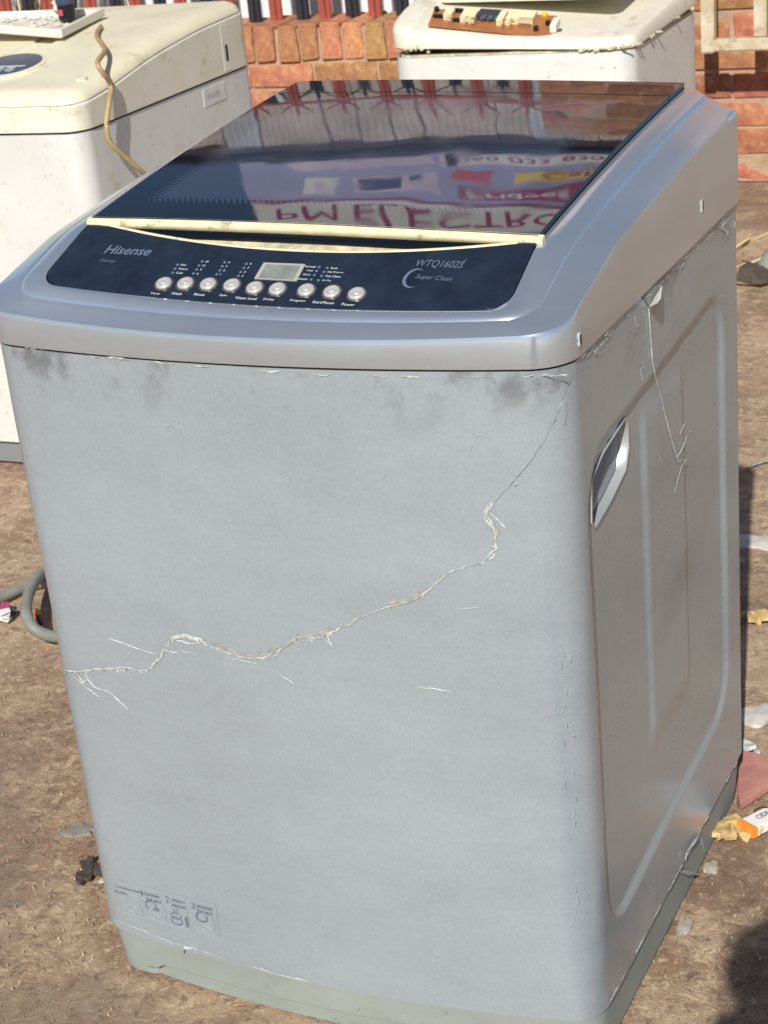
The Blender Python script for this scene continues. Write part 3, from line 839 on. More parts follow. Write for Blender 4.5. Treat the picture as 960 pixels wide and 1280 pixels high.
def tears():
    path = [(80, 838), (100, 839), (125, 836), (155, 834), (185, 838), (200, 823), (212, 801), (225, 795), (248, 797), (262, 806), (300, 820), (330, 822),
            (355, 809), (372, 796), (395, 797), (420, 788), (450, 772), (485, 758), (515, 752), (535, 738), (560, 716), (580, 709), (605, 703), (617, 690), (621, 668),
            (613, 652), (606, 641), (617, 628), (640, 604), (660, 580), (680, 550), (693, 520), (703, 485), (711, 460)]
    widths = [(0, 6, .0019), (6, 9, .0034), (9, 12, .0016), (12, 16, .0024), (16, 18, .0011), (18, 20, .0015), (20, 23, .0010), (23, 27, .0032), (27, 30, .0005), (30, 34, .0003)]
    for a, b, wd in widths:
        pts = jitter([front_pt(*q) for q in path[a:b + 1]], 6, wd * .55, a)
        ribbon(pts, wd, FN, .0006, a, .9).build('film_tear', 'film', cab, smooth=60)
    # frayed ends along the tear
    rnd = random.Random(41)
    for i in range(54):
        k = rnd.choice([0, 1, 2, 3, 3, 5, 6, 6, 7, 7, 11, 12, 12, 13, 14, 14, 15, 17, 18, 23, 24, 24, 25]); t_ = rnd.random()
        x = path[k][0] + (path[k+1][0] - path[k][0]) * t_; y = path[k][1] + (path[k+1][1] - path[k][1]) * t_
        a_ = rnd.gauss(1.1, .7); l = rnd.uniform(2.5, 8)
        q = [front_pt(x, y), front_pt(x + l * .5 * math.cos(a_) + rnd.uniform(-1, 1), y + l * .5 * math.sin(a_)), front_pt(x + l * math.cos(a_), y + l * math.sin(a_))]
        ribbon(q, rnd.uniform(.0005, .0012), FN, .0006, 800 + i, .6).build('film_shred', rnd.choice(('film', 'film_white')), cab)
    # grey-brown glue residue just above the tear
    for a, b in ((9, 12), (13, 15), (17, 19), (23, 25)):
        pts = jitter([front_pt(x - 1, y - 3, .0003) for x, y in path[a:b + 1]], 4, .0012, a + 50)
        ribbon(pts, .0045, FN, .0002, a + 60, .9).build('glue_residue', 'film_tan', cab)
    loose = [[(97, 848), (110, 860), (125, 871)], [(106, 845), (118, 858), (140, 866), (160, 886)], [(98, 842), (104, 853), (112, 849), (106, 840)], [(222, 796), (231, 792), (243, 795), (251, 803)],
             [(214, 800), (208, 812), (219, 815), (224, 815)], [(221, 799), (235, 803), (250, 804)], [(410, 795), (416, 806), (409, 800)], [(350, 818), (343, 822), (352, 810)], [(612, 700), (620, 692), (610, 694), (622, 684), (613, 682)],
             [(604, 645), (612, 656), (621, 664)], [(612, 641), (624, 650), (632, 660)], [(137, 797), (165, 807), (196, 817)], [(280, 821), (310, 826), (322, 829)], [(222, 812), (249, 816)],
             [(640, 606), (648, 603), (644, 609)], [(352, 843), (362, 849), (367, 853)], [(523, 858), (545, 860), (565, 864)], [(572, 760), (600, 758)]]
    for i, l in enumerate(loose):
        pts = jitter([front_pt(*q) for q in l], 4, .0007, 100 + i); ribbon(pts, .0012 if i < 11 else .0008, FN, .0007, 200 + i, .8).build('film_shred', 'film_white', cab, smooth=60)
    # film that came off along the top seam of the front
    rnd = random.Random(9); x = 30
    while x < 690:
        w_ = rnd.uniform(14, 46); k = rnd.uniform(1.5, 4.5)
        ys_ = lambda q: interp([(3, 427), (30, 432), (100, 441), (200, 452), (300, 460), (400, 466), (500, 469), (600, 470), (690, 467)], q)
        pts = jitter([front_pt(x, ys_(x) + 1), front_pt(x + w_ / 2, ys_(x + w_ / 2) + 1 + rnd.uniform(0, 2)), front_pt(x + w_, ys_(x + w_) + 1)], 4, .0008, int(x))
        ribbon(pts, .0004 * k, FN, .0002, int(x) + 5, .9).build('film_edge', 'film', cab)
        x += w_ + rnd.uniform(4, 60)
    # bottom edge of the film, over the plinth
    bot = [(143, 1148), (165, 1156), (190, 1166), (220, 1178), (250, 1186), (285, 1197), (315, 1206), (345, 1216), (390, 1226)]
    for i in range(len(bot) - 1):
        if i in (5,): continue
        pts = jitter([front_pt(*bot[i], .0018), front_pt(*bot[i + 1], .0018)], 6, .0010, 300 + i)
        ribbon(pts, .0013, FN, .0005, 310 + i, .9).build('film_edge', 'film', cab)
    ribbon([front_pt(228, 1190), front_pt(232, 1183), front_pt(242, 1184)], .002, FN, .004, 5).build('film_shred', 'film_white', cab)
    # side: shreds hanging from the seam, torn flap, string
    rnd = random.Random(4); seam = [side_pt(732 + (920 - 732) * t, 441 + (256 - 441) * t) for t in [i / 40 for i in range(41)]]
    for i in range(0, 40):
        if rnd.random() < .72:
            a, b = seam[i], seam[i + 1]; o_ = Vector((0, 0, -.003 - rnd.uniform(0, .004)))
            ribbon([a + o_, a.lerp(b, .5) + o_ + Vector((0, 0, rnd.uniform(-.004, .002))), b + o_], .0013, SN, .0004, i + 400, .9).build('film_edge', 'film', cab)
    shr = [[(737, 432), (732, 440), (728, 448)], [(748, 433), (742, 441), (752, 440)], [(756, 424), (750, 432)], [(762, 412), (756, 420), (764, 419)], [(768, 405), (760, 411)], [(793, 395), (795, 407), (798, 406)],
           [(803, 452), (805, 458), (800, 462), (803, 475)], [(905, 277), (902, 286), (910, 290), (908, 294)], [(911, 272), (906, 280)], [(918, 277), (918, 287)], [(858, 545), (852, 562), (846, 572)], [(838, 571), (842, 580)],
           [(843, 578), (858, 574), (852, 583), (847, 600), (843, 617)], [(851, 594), (853, 600)], [(855, 530), (850, 542)], [(860, 540), (864, 538)], [(822, 565), (826, 577)], [(700, 485), (704, 500), (697, 512)]]
    for i, l in enumerate(shr):
        pts = [side_pt(*q, .0018) for q in l] if i < 17 else [side_pt(*q) for q in l]
        ribbon(pts, .0012, SN, .0006, 500 + i, .8).build('film_shred', 'film_white', cab, smooth=60)
    MB().tube(spline([side_pt(*q, .0016) for q in ((811, 386), (814, 430), (817, 460), (828, 505), (838, 545), (848, 578))], 6), .0008, 6).build('loose_thread', 'film', cab)
    f = [side_pt(811, 384, .002), side_pt(827, 357, .006), side_pt(825, 373, .012), side_pt(821, 379, .012)]
    MB().prism(f, Vector((.0006, 0, 0))).build('film_flap', 'film_white', cab)
    MB().prism([side_pt(801, 369, .0005), side_pt(829, 343, .0005), side_pt(827, 357, .0005), side_pt(811, 383, .0005)], Vector((.0006, 0, 0))).build('glue_residue', 'film_tan', cab)
    # film edge along the bottom of the side
    bs = [side_pt(763 + (926 - 763) * t, 1250 + (943 - 1250) * t, .001) for t in [i / 36 for i in range(37)]]
    for i in range(36):
        if rnd.random() < .33: ribbon([bs[i], bs[i].lerp(bs[i+1], .5), bs[i+1]], .002, SN, .001, 600 + i, .8).build('film_edge', 'film', cab)
    for i, l in enumerate([[(858, 1065), (866, 1055), (873, 1044), (877, 1052), (880, 1063)], [(858, 1066), (856, 1075)], [(849, 1089), (858, 1091), (872, 1092)], [(872, 1038), (876, 1050)], [(812, 1108), (818, 1118)], [(905, 937), (914, 936)]]):
        ribbon([side_pt(*q, .003) for q in l], .004, SN, .002, 700 + i).build('film_shred', 'film', cab, smooth=60)
    # flakes down the front right edge
    rnd = random.Random(12)
    mb = MB()
    for i in range(30):
        y0 = rnd.uniform(800, 1240); x0 = 703 + (y0 - 800) * .05 + rnd.gauss(0, 4); l = rnd.uniform(3, 14)
        a, b = front_pt(x0, y0, .0012), front_pt(x0 + rnd.uniform(-2, 2), y0 + l, .0012)
        r_ = ribbon([a, a.lerp(b, .5) + X * rnd.uniform(-.001, .001), b], .0006, FN, .0002, i, .5); mb.add(r_.v, r_.f)
    # scratches over the front
    for i in range(120):
        x0, y0 = rnd.uniform(70, 690), rnd.uniform(490, 1150)
        if x0 < 60 + (y0 - 430) * .19 + 20: continue
        ang = rnd.choice((rnd.gauss(.15, .3), rnd.uniform(-1.5, 1.5))); l = rnd.uniform(2, 20) * rnd.random() + 2
        x1, y1 = x0 + l * math.cos(ang), y0 - l * math.sin(ang)
        a, b = front_pt(x0, y0, .0008), front_pt(x1, y1, .0008)
        r_ = ribbon([a, a.lerp(b, .5), b], rnd.uniform(.0003, .0007), FN, .0001, i, .5); mb.add(r_.v, r_.f)
    tag(mb.build('scratches', 'film', cab), kind='stuff')
tears()

# ---- instruction sticker low on the front
def sticker():
    def P(u, v, out=.0012):
        a, b, c, d = (142, 1098), (270, 1130), (276, 1172), (150, 1140)
        x = (a[0]*(1-u) + b[0]*u)*(1-v) + (d[0]*(1-u) + c[0]*u)*v; y = (a[1]*(1-u) + b[1]*u)*(1-v) + (d[1]*(1-u) + c[1]*u)*v
        return front_pt(x, y, out)
    mb = MB(); mb.grid(lambda u, v: P(u, v, .0003), 24, 8); st = mb.build('instruction_sticker', 'silver', cab)
    def line(pts, m='sticker_ink', r=.0006, out=.0006):
        MB().tube([P(*q, out) for q in pts], r, 5).build('ink_line', m, st)
    for i, u in enumerate((.02, .255, .49, .745)):
        w_ = .215
        line([(u, .36), (u + w_, .36), (u + w_, .97), (u, .97), (u, .36)], 'sticker_pale', .0005)
    for (u, v), s_ in zip(((.0, .06), (.30, .06), (.56, .05), (.80, .04)), (('Transportation', 'bolts'), ('LOOSEN', 'THE NUT'), ('ADJUST', 'HEIGHT'), ('TIGHTEN', 'THE NUT'))):
        for k, w2 in enumerate(s_):
            a, b = P(u, v + .18 + k * .15), P(u + (.022 if i else .02) * len(w2) * .9 + .02, v + .18 + k * .15)
            mb = MB(); uu = (b - a).normalized(); lettering(mb, w2, a, uu, Z, FN, width=(b - a).length, height=.0042, bold=.01); mb.build('lettering', 'sticker_ink', st)
    for u, s_ in ((.265, '1'), (.50, '2'), (.755, '3')):
        mb = MB(); lettering(mb, s_, P(u, .30), X, Z, FN, height=.009); mb.build('lettering', 'sticker_ink', st)
    def arc(cu, cv, ru, rv, a0, a1, m='sticker_ink', r=.0008):
        line([(cu + ru * math.cos(R(a0 + (a1 - a0) * k / 10)), cv + rv * math.sin(R(a0 + (a1 - a0) * k / 10))) for k in range(11)], m, r)
    line([(.10, .45), (.10, .72), (.07, .72)], 'sticker_pale'); arc(.15, .8, .04, .1, 0, 360, 'sticker_pale', .0006)
    arc(.34, .52, .05, .13, 120, 400, r=.0010); line([(.36, .62), (.42, .62), (.40, .56)], r=.0013); arc(.36, .84, .05, .08, 0, 360, 'sticker_pale', .0006)
    arc(.58, .80, .055, .12, 0, 360); arc(.58, .66, .052, .09, 0, 360); line([(.57, .6), (.57, .44)]); line([(.60, .6), (.60, .44)]); line([(.68, .62), (.685, .90)], r=.0018)
    arc(.84, .50, .055, .13, -40, 250, r=.0012); line([(.79, .46), (.80, .60), (.84, .62)], r=.0013); arc(.87, .84, .05, .09, 0, 360, 'sticker_pale', .0006)
sticker()

# ================================================================== the cream machine on the left
def rrect(x0, x1, y0, y1, r, inset=0., n=8):
    return outline([(x0 + inset, y1 - inset, max(.004, r - inset)), (x0 + inset, y0 + inset, max(.004, r - inset)), (x1 - inset, y0 + inset, max(.004, r - inset)), (x1 - inset, y1 - inset, max(.004, r - inset))], [n, n, n, n])
LX0, LX1, LY0, LY1 = -1.47, -.880, 1.56, 2.29
def left_machine():
    t = thing('washing_machine', ((LX0 + LX1) / 2, (LY0 + LY1) / 2, 0), 'yellowed cream top-loading washing machine at the left, partly out of the picture', 'washing machine')
    zs = .708
    ol = rrect(LX0, LX1, LY0, LY1, .04)
    MB().loft([[Vector((p.x, p.y, .055)) for p in ol], [Vector((p.x, p.y, zs - .002)) for p in ol]], True, True).build('cabinet', 'enamel', t, smooth=40)
    o2 = rrect(LX0, LX1, LY0, LY1, .04, .012)
    MB().loft([[Vector((p.x, p.y, .004)) for p in o2], [Vector((p.x, p.y, .054)) for p in o2]], True, True).build('skirt', 'grey_skirt', t, smooth=40)
    MB().loft([[Vector((p.x, p.y, zs - .002)) for p in o2], [Vector((p.x, p.y, zs + .004)) for p in o2]]).build('seam_gap', 'rubble', t)
    zsd = lambda y: interp([(LY0, .760), (LY0 + .1, .768), (LY0 + .3, .800), (LY0 + .5, .818), (LY1, .825)], y)
    c = MB().loft([[Vector((p.x, p.y, zs + .003)) for p in rrect(LX0, LX1, LY0, LY1, .045, -.003)], [Vector((p.x, p.y, zsd(p.y) - .004)) for p in rrect(LX0, LX1, LY0, LY1, .045, -.003)],
                   [Vector((p.x, p.y, zsd(p.y))) for p in rrect(LX0, LX1, LY0, LY1, .045, .001)]], smooth_cap := False, False).build('top_cover', 'old_white', t, smooth=40)
    rings = []
    for ins, dz in ((-.001, .0012), (.0, .006), (.008, .016), (.022, .023), (.04, .026), (.07, .026), (.10, .0245), (.14, .0235)):
        rings.append([Vector((p.x, p.y, zsd(p.y) + dz)) for p in rrect(LX0, LX1, LY0, LY1, .05, ins)])
    rings.append([Vector((p.x * .2 + (LX0 + LX1) / 2 * .8, p.y * .9 + (LY0 + LY1) / 2 * .1, zsd(p.y * .9 + (LY0 + LY1) / 2 * .1) + .0235)) for p in rrect(LX0, LX1, LY0, LY1, .05, .14)])
    cap = MB().loft(rings, False, True).build('lid', 'old_cream', t, smooth=40)
    # blue dial window with knobs
    n_ = Vector((0, -.12, 1)).normalized(); v_ = n_.cross(X)
    c0 = onplane(8, 84, Vector((-1.2, 1.7, zsd(1.70) + .026)), n_)
    MB().lathe(c0, X * 1.3, v_ * 1.3, n_, [(.066, -.004), (.066, .002), (.060, .004)], 32).build('dial_rim', 'old_cream', cap, smooth=40)
    w_ = MB().lathe(c0 + n_ * .0042, X * 1.3, v_ * 1.3, n_, [(.060, -.002), (.059, .001), (.05, .0012)], 32).build('dial_window', 'dark_blue', cap, smooth=40)
    MB().obox(c0 - v_ * .016 + n_ * .006, X, v_, n_, .118, .0045, .001).build('dial_stripe', 'print_white', cap)
    for dx in (-.028, .006, .034):
        MB().lathe(c0 + X * dx - v_ * .036 + n_ * .005, X, v_, n_, [(.013, -.002), (.013, .003), (.011, .003), (.0108, .0005), (.002, .0005)], 16).build('dial_ring', 'sticker', cap, smooth=40)
    q = onplane(102, 99, Vector((-.95, 1.62, zsd(1.62) + .026)), n_)
    MB().lathe(q, X, v_, n_, [(.011, -.012), (.011, .003), (.008, .004), (.003, .0025)], 14).build('plug', 'old_cream', cap, smooth=40)
    s_ = on(283, 64, 0, LX1 + .003)
    MB().box((LX1 + .002, s_.y - .005, s_.z - .02), (LX1 + .0045, s_.y + .004, s_.z + .014)).build('slot', 'black', c)
    MB().box((LX1 + .0, s_.y - .018, zs + .006), (LX1 + .0036, s_.y + .018, zsd(s_.y) - .008)).build('bracket', 'old_white', c, bevel=.001)
    q = on(268, 118, 0, LX1)
    lb = MB().box((LX1 + .0, q.y - .05, q.z - .018), (LX1 + .0012, q.y + .05, q.z + .018)).build('rating_label', 'enamel', t)
    mb = MB(); lettering(mb, 'POWER', (LX1 + .0012, q.y - .035, q.z - .006), Y, Z, X, width=.06, height=.012); mb.build('lettering', 'shop_grey', lb)
    return t
left_machine()
def tray_on_left():
    z = .846
    n_ = Vector((.10, -.06, 1)).normalized()
    base = Vector((-1.16, 1.98, z))
    def P(px, py, h=0): return onplane(px, py, base + n_ * h, n_)
    q = [P(-60, 26), P(55, 22), P(131, 20), P(78, 47), P(-60, 36)]
    t = thing('plastic_tray', sum(q, Vector()) / 5, 'shallow white plastic tray lying on top of the cream washing machine', 'tray')
    c = sum(q, Vector()) / 5
    rings = [[c + (p - c) * .93 - n_ * .004 for p in q], [p - n_ * 0 for p in q], [p + n_ * .016 for p in q], [c + (p - c) * .94 + n_ * .016 for p in q], [c + (p - c) * .90 + n_ * .003 for p in q]]
    MB().loft(rings, True, True).build('pan', 'old_white', t, smooth=30)
    rnd = random.Random(6); mb = MB()
    for i in range(26):
        p = P(rnd.uniform(5, 105), rnd.uniform(22, 34), .004)
        mb.lathe(p, X, Y, Z, [(.006 * rnd.uniform(.5, 1.5), 0), (.005, .004), (.001, .006)], 6)
    tag(mb.build('crumbs', 'paint_white', t), kind='stuff')
    k = P(85, 26, .006); b = thing('pressure_switch', k, 'small black and blue electrical part standing on the white tray', 'electrical part')
    MB().lathe(k, X, Y, Z, [(.010, 0), (.019, .004), (.020, .03), (.019, .055), (.016, .075), (.017, .095)], 16).build('housing', 'phone', b, smooth=40)
    MB().lathe(k + Z * .035, X, Y, Z, [(.0205, 0), (.0212, .003), (.0212, .014), (.0205, .017)], 16).build('band', 'dark_blue', b, smooth=40)
    MB().obox(k + Vector((0, -.0205, .02)), X, Z, -Y, .010, .012, .003).build('terminal', 'sign_red', b)
    l = P(66, 20, .004); mb = MB()
    for i in range(7):
        mb.lathe(l + Vector((rnd.uniform(-.02, .02), rnd.uniform(-.01, .02), i * .011)), X, Y, Z, [(.011 * rnd.uniform(.6, 1.2), 0), (.013, .006), (.006, .014)], 7)
    tag(mb.build('plaster_lump', 'paint_white', None, smooth=70, loc=l), 'rough white crusted lump beside the black electrical part on the tray', 'lump')
    pts = [P(126, 30, -.002)]
    top = Vector((0, 0, .0))
    zt = lambda x, y: interp([(LY0, .760), (LY0 + .1, .768), (LY0 + .3, .800), (LY0 + .5, .818), (LY1, .825)], y) + .031
    def topp(px, py):
        p = on(px, py, 2, .83)
        for _ in range(6): p = on(px, py, 2, zt(p.x, p.y))
        return p
    pts = [topp(126, 33), topp(121, 45), topp(131, 62), topp(122, 78), topp(129, 92), on(139, 106, 0, LX1 + .010), on(136, 130, 0, LX1 + .016), on(133, 158, 0, LX1 + .018), on(138, 178, 0, LX1 + .02), on(152, 192, 0, LX1 + .03), on(173, 211, 0, LX1 + .045), on(200, 232, 0, LX1 + .05)]
    o = MB().tube(spline(pts, 8), .0052, 10).build('power_cord', 'cord', None, smooth=60, loc=pts[-1]); tag(o, 'tan cord hanging down the side of the cream washing machine', 'cord')
tray_on_left()

# ================================================================== the white machine at the back
RX0, RX1, RY0, RY1, RZ = -.638, -.064, 2.5, 3.05, .672
def right_machine():
    t = thing('washing_machine', ((RX0 + RX1) / 2, (RY0 + RY1) / 2, 0), 'white washing machine with loose broken top, standing behind the silver one', 'washing machine')
    ol = rrect(RX0, RX1, RY0, RY1, .05)
    MB().loft([[Vector((p.x, p.y, .03)) for p in ol], [Vector((p.x, p.y, RZ - .016)) for p in ol], [Vector((p.x, p.y, RZ)) for p in rrect(RX0, RX1, RY0, RY1, .05, .002)], [Vector((p.x, p.y, RZ)) for p in rrect(RX0, RX1, RY0, RY1, .05, .02)], [Vector((p.x, p.y, RZ - .02)) for p in rrect(RX0, RX1, RY0, RY1, .05, .022)]], True, True).build('cabinet', 'enamel', t, smooth=40)
    for x in (RX0 + .06, RX1 - .06):
        for y in (RY0 + .06, RY1 - .06): MB().lathe((x, y, 0), X, Y, Z, [(.02, 0), (.022, .004), (.018, .03)], 12).build('foot', 'black', t, smooth=40)
    mb = MB()
    i2 = rrect(RX0, RX1, RY0, RY1, .05, .004)
    mb.loft([[Vector((p.x, p.y, RZ + .0005)) for p in i2], [Vector((p.x, p.y, RZ + .006 + .003 * noise.noise(Vector((p.x * 30, p.y * 30, 0))))) for p in i2], [Vector((p.x, p.y, RZ + .004)) for p in rrect(RX0, RX1, RY0, RY1, .05, .03)]])
    mb.build('gasket', 'cream_dark', t, smooth=60)
    # lifted cover, tilted up towards the left
    def lift(p): return .004 + .020 * (RX1 - p.x) / (RX1 - RX0) * smoothstep(RY1, RY0, p.y) + (p.y - RY0) * .03
    base = rrect(RX0, RX1, RY0, RY1, .05, -.004)
    def zt(p):
        z = .732 - .124 * (p.x + .545) + .30 * (min(p.y, 2.62) - 2.52) + .1 * max(0, p.y - 2.62)
        return max(z, RZ + lift(p) + .022 + .06 * (p.y - RY0))
    rings = [[Vector((p.x, p.y, RZ + lift(p) + .002)) for p in rrect(RX0, RX1, RY0, RY1, .05, .012)], [Vector((p.x, p.y, RZ + lift(p))) for p in base], [Vector((p.x, p.y, zt(p) - .012)) for p in base], [Vector((p.x, p.y, zt(p) - .003)) for p in rrect(RX0, RX1, RY0, RY1, .05, .002)],
             [Vector((p.x, p.y, zt(p))) for p in rrect(RX0, RX1, RY0, RY1, .05, .014)], [Vector((p.x, p.y, zt(p))) for p in rrect(RX0, RX1, RY0, RY1, .05, .055)], [Vector((p.x, p.y, zt(p) - .012)) for p in rrect(RX0, RX1, RY0, RY1, .05, .066)], [Vector((p.x, p.y, zt(p) - .012)) for p in rrect(RX0, RX1, RY0, RY1, .05, .20)]]
    c = MB().loft(rings, False, True).build('top_cover', 'old_white', t, smooth=40)
    # inner lid, sitting further back and higher
    def zl(x, y): return RZ + .088 + (y - RY0) * .10 + .012 * (RX1 - x) / (RX1 - RX0)
    q = rrect(RX0 + .05, RX1 - .085, RY0 + .175, RY1 - .03, .03)
    MB().loft([[Vector((p.x, p.y, zl(p.x, p.y) - .022)) for p in q], [Vector((p.x, p.y, zl(p.x, p.y) - .004)) for p in q], [Vector((p.x, p.y, zl(p.x, p.y))) for p in rrect(RX0 + .05, RX1 - .085, RY0 + .175, RY1 - .03, .03, .006)]], True, True).build('lid', 'old_cream', t, smooth=40)
    # ragged gasket scraps at the corners
    rnd = random.Random(8); mb = MB()
    for i in range(60):
        a = i / 60
        if a < .5: p = Vector((RX1 - .004 + rnd.uniform(-.006, .006), RY0 + .03 + a * 2 * .45, RZ + .006 + a * .015))
        elif a < .75: p = Vector((RX0 + .02 + rnd.uniform(0, .08), RY0 - .002 + rnd.uniform(-.004, .004), RZ + .012 + rnd.uniform(0, .012)))
        else: p = Vector((RX1 - .12 + rnd.uniform(0, .11), RY0 - .004 + rnd.uniform(-.002, .006), RZ + .005 + rnd.uniform(0, .004)))
        mb.tube([p, p + Vector((rnd.uniform(-.02, .02), rnd.uniform(-.008, .008), rnd.uniform(-.004, .006)))], .0035 * rnd.uniform(.6, 1.3), 5)
    tag(mb.build('gasket_scraps', 'cream_dark', t), kind='stuff')
    return zt
zt_right = right_machine()
def pcb():
    n_ = Vector((.124, -.30, 1)).normalized(); base = Vector((-.545, 2.52, .7375))
    def P(px, py, h=0): return onplane(px, py, base + n_ * h, n_)
    q = [P(543, 12), P(697, 21), P(688, 48), P(535, 33)]
    u_ = (q[1] - q[0]).normalized(); v_ = n_.cross(u_).normalized(); c = sum(q, Vector()) / 4
    t = thing('circuit_board', c, 'orange-brown circuit board with segment display lying on the white machine', 'circuit board')
    MB().prism(q, n_ * .0025).build('board', 'pcb', t)
    B = lambda name, px, py, su, sv, h, m: MB().obox(P(px, py, .0026), u_, v_, n_, su, sv, h).build(name, m, t, bevel=.0008)
    for px, py, su, sv in ((562, 22, .020, .030), (582, 24, .014, .040), (590, 25, .022, .040), (628, 27, .016, .045), (638, 27, .014, .042), (655, 26, .052, .042)): 
        o = B('connector', px, py, su, sv, .016, 'pale_plastic')
        for k in range(3): MB().obox(P(px, py, .0187) + v_ * (k - 1) * sv * .28, u_, v_, n_, su * .6, sv * .08, .0006).build('pin_slot', 'cord', o)
    d = B('segment_display', 613, 22, .055, .036, .012, 'gutter')
    for k in range(3):
        mb = MB(); lettering(mb, '8', P(613, 22, .0148) + u_ * ((k - 1) * .016 - .006) - v_ * .011, u_, v_, n_, width=.011, height=.022); mb.build('digit', 'print_grey', d)
    for px, py in ((573, 15), (573, 27), (548, 22)): B('chip', px, py, .024, .009, .008, 'phone')
    for px, py in ((670, 38), (685, 31), (546, 14)): 
        MB().lathe(P(px, py, .0026), u_, v_, n_, [(.006, 0), (.0062, .008), (.005, .010), (.001, .0095)], 12).build('capacitor', 'phone', t, smooth=40)
    B('yellow_component', 681, 20, .012, .009, .008, 'sign_yellow')
    B('end_connector', 694, 36, .014, .04, .018, 'old_white')
pcb()

# ================================================================== things on the ground
def tubething(name, pts, r, m, label, cat, n=8):
    s_ = spline(pts, n); o = MB().tube(s_, r, 10).build(name, m, None, smooth=60, loc=s_[len(s_) // 2] * 1.0); return tag(o, label, cat)
G = lambda px, py, z=.0: on(px, py, 2, z)
tubething('drain_hose', [G(-60, 780, .012), G(-20, 760, .012), G(8, 744, .012), G(32, 733, .012), G(55, 728, .013), G(90, 732, .014)], .0105, 'hose', 'grey drain hose running straight from the left edge of the picture', 'hose')
tubething('drain_hose', [G(85, 690, .02), G(58, 712, .03), G(44, 726, .042), G(35, 745, .05), G(33, 765, .05), G(40, 783, .04), G(56, 793, .025), G(80, 797, .013), G(110, 798, .012)], .0105, 'hose', 'loop of grey hose sticking out behind the silver machine', 'hose')
def flat_blob(name, c, rx, ry, h, m, label, cat, seed, n=40, jag=.28, rot=0, group=None):
    rnd = random.Random(seed); c = Vector(c)
    ph = [rnd.uniform(0, 6.28) for _ in range(6)]
    ks = [1 + jag * sum(math.sin((k + 2) * 6.283 * i / n + ph[k]) / (k + 1.5) for k in range(6)) for i in range(n)]
    def rr(k, z): 
        out = []
        for i in range(n):
            a = 2*math.pi*i/n; x = rx*k*ks[i]*math.cos(a); y = ry*k*ks[i]*math.sin(a)
            out.append(c + Vector((x*math.cos(rot)-y*math.sin(rot), x*math.sin(rot)+y*math.cos(rot), z)))
        return out
    o = MB().loft([rr(1, -.004), rr(.97, h * .5), rr(.8, h * .9), rr(.4, h)], True, True).build(name, m, None, smooth=60, loc=c)
    return tag(o, label, cat, group)
flat_blob('paint_splash', G(955, 677), .055, .035, .0025, 'paint_white', 'white splash on the ground beside the shadow strip', 'splash', 1)
flat_blob('paint_splash', G(948, 893), .032, .03, .0025, 'paint_white', 'white splash on the ground just above the pink board', 'splash', 2)
flat_blob('paint_splash', G(889, 1083), .008, .016, .0008, 'dust_smear', 'small pale splash right against the plinth of the silver machine', 'splash', 3)
flat_blob('paint_splash', G(854, 1158), .006, .028, .0006, 'dust_smear', 'pale grey smear beside the plinth, nearest the viewer', 'splash', 4, jag=.5)
flat_blob('grey_stain', G(106, 1035), .03, .018, .0006, 'grey_patch', 'flat grey patch on the ground at the left of the silver machine', 'patch', 15, jag=.6)
def shards(name, px, py, n, sx, m, label, cat, seed, spread=(.03, .02), flatk=.4):
    rnd = random.Random(seed); c = G(px, py); mb = MB()
    for i in range(n):
        p = c + Vector((rnd.gauss(0, spread[0]), rnd.gauss(0, spread[1]), 0)); a = rnd.uniform(0, 6.28); s_ = sx * rnd.uniform(.5, 1.4)
        u = Vector((math.cos(a), math.sin(a), rnd.uniform(-.3, .3))).normalized(); v = Z.cross(u).normalized(); n_ = u.cross(v)
        pts = [p + u * (s_ * math.cos(q) * rnd.uniform(.7, 1.2)) + v * (s_ * .7 * math.sin(q) * rnd.uniform(.6, 1.2)) + n_ * (s_ * rnd.uniform(-.15, .25)) + Z * s_ * .3 for q in [k * 1.05 for k in range(6)]]
        mb.prism(pts, n_ * s_ * flatk)
    o = mb.build(name, m, None, loc=c); return tag(o, label, cat)
shards('foam_scrap', 920, 1043, 16, .014, 'scrap_yellow', 'crumpled yellowish foam scrap beside the white packet', 'scrap', 21, (.016, .014))
shards('foam_scrap', 950, 777, 8, .014, 'scrap_yellow', 'small pale scrap on the ground right of the silver machine', 'scrap', 22, (.02, .01))
shards('film_scrap', 933, 937, 6, .012, 'film_white', 'white shred of film at the rear corner of the silver machine', 'scrap', 23, (.008, .006))
shards('rubble', 120, 1090, 26, .0075, 'rubble', 'dark crumbled lump by the lower left edge of the silver machine', 'rubble', 24, (.014, .012), .7)
shards('rubble', 113, 1100, 4, .005, 'paint_white', 'pale crumbs among the dark lump left of the silver machine', 'rubble', 25, (.014, .01), .7)
def pink():
    q = [G(929, 947, .0), G(948, 951), G(985, 958), G(985, 978), G(960, 990), G(925, 1013), G(921, 1004), G(923, 970)]
    c = sum(q, Vector()) / len(q); n = len(q)
    MBo = MB().loft([[p for p in q], [p + Z * .010 for p in q], [c + (p - c) * .96 + Z * .013 for p in q]], True, True)
    o = MBo.build('pink_board', 'pink', None, smooth=30, loc=c); tag(o, 'faded pink scrap of board lying behind the silver machine', 'board')
pink()
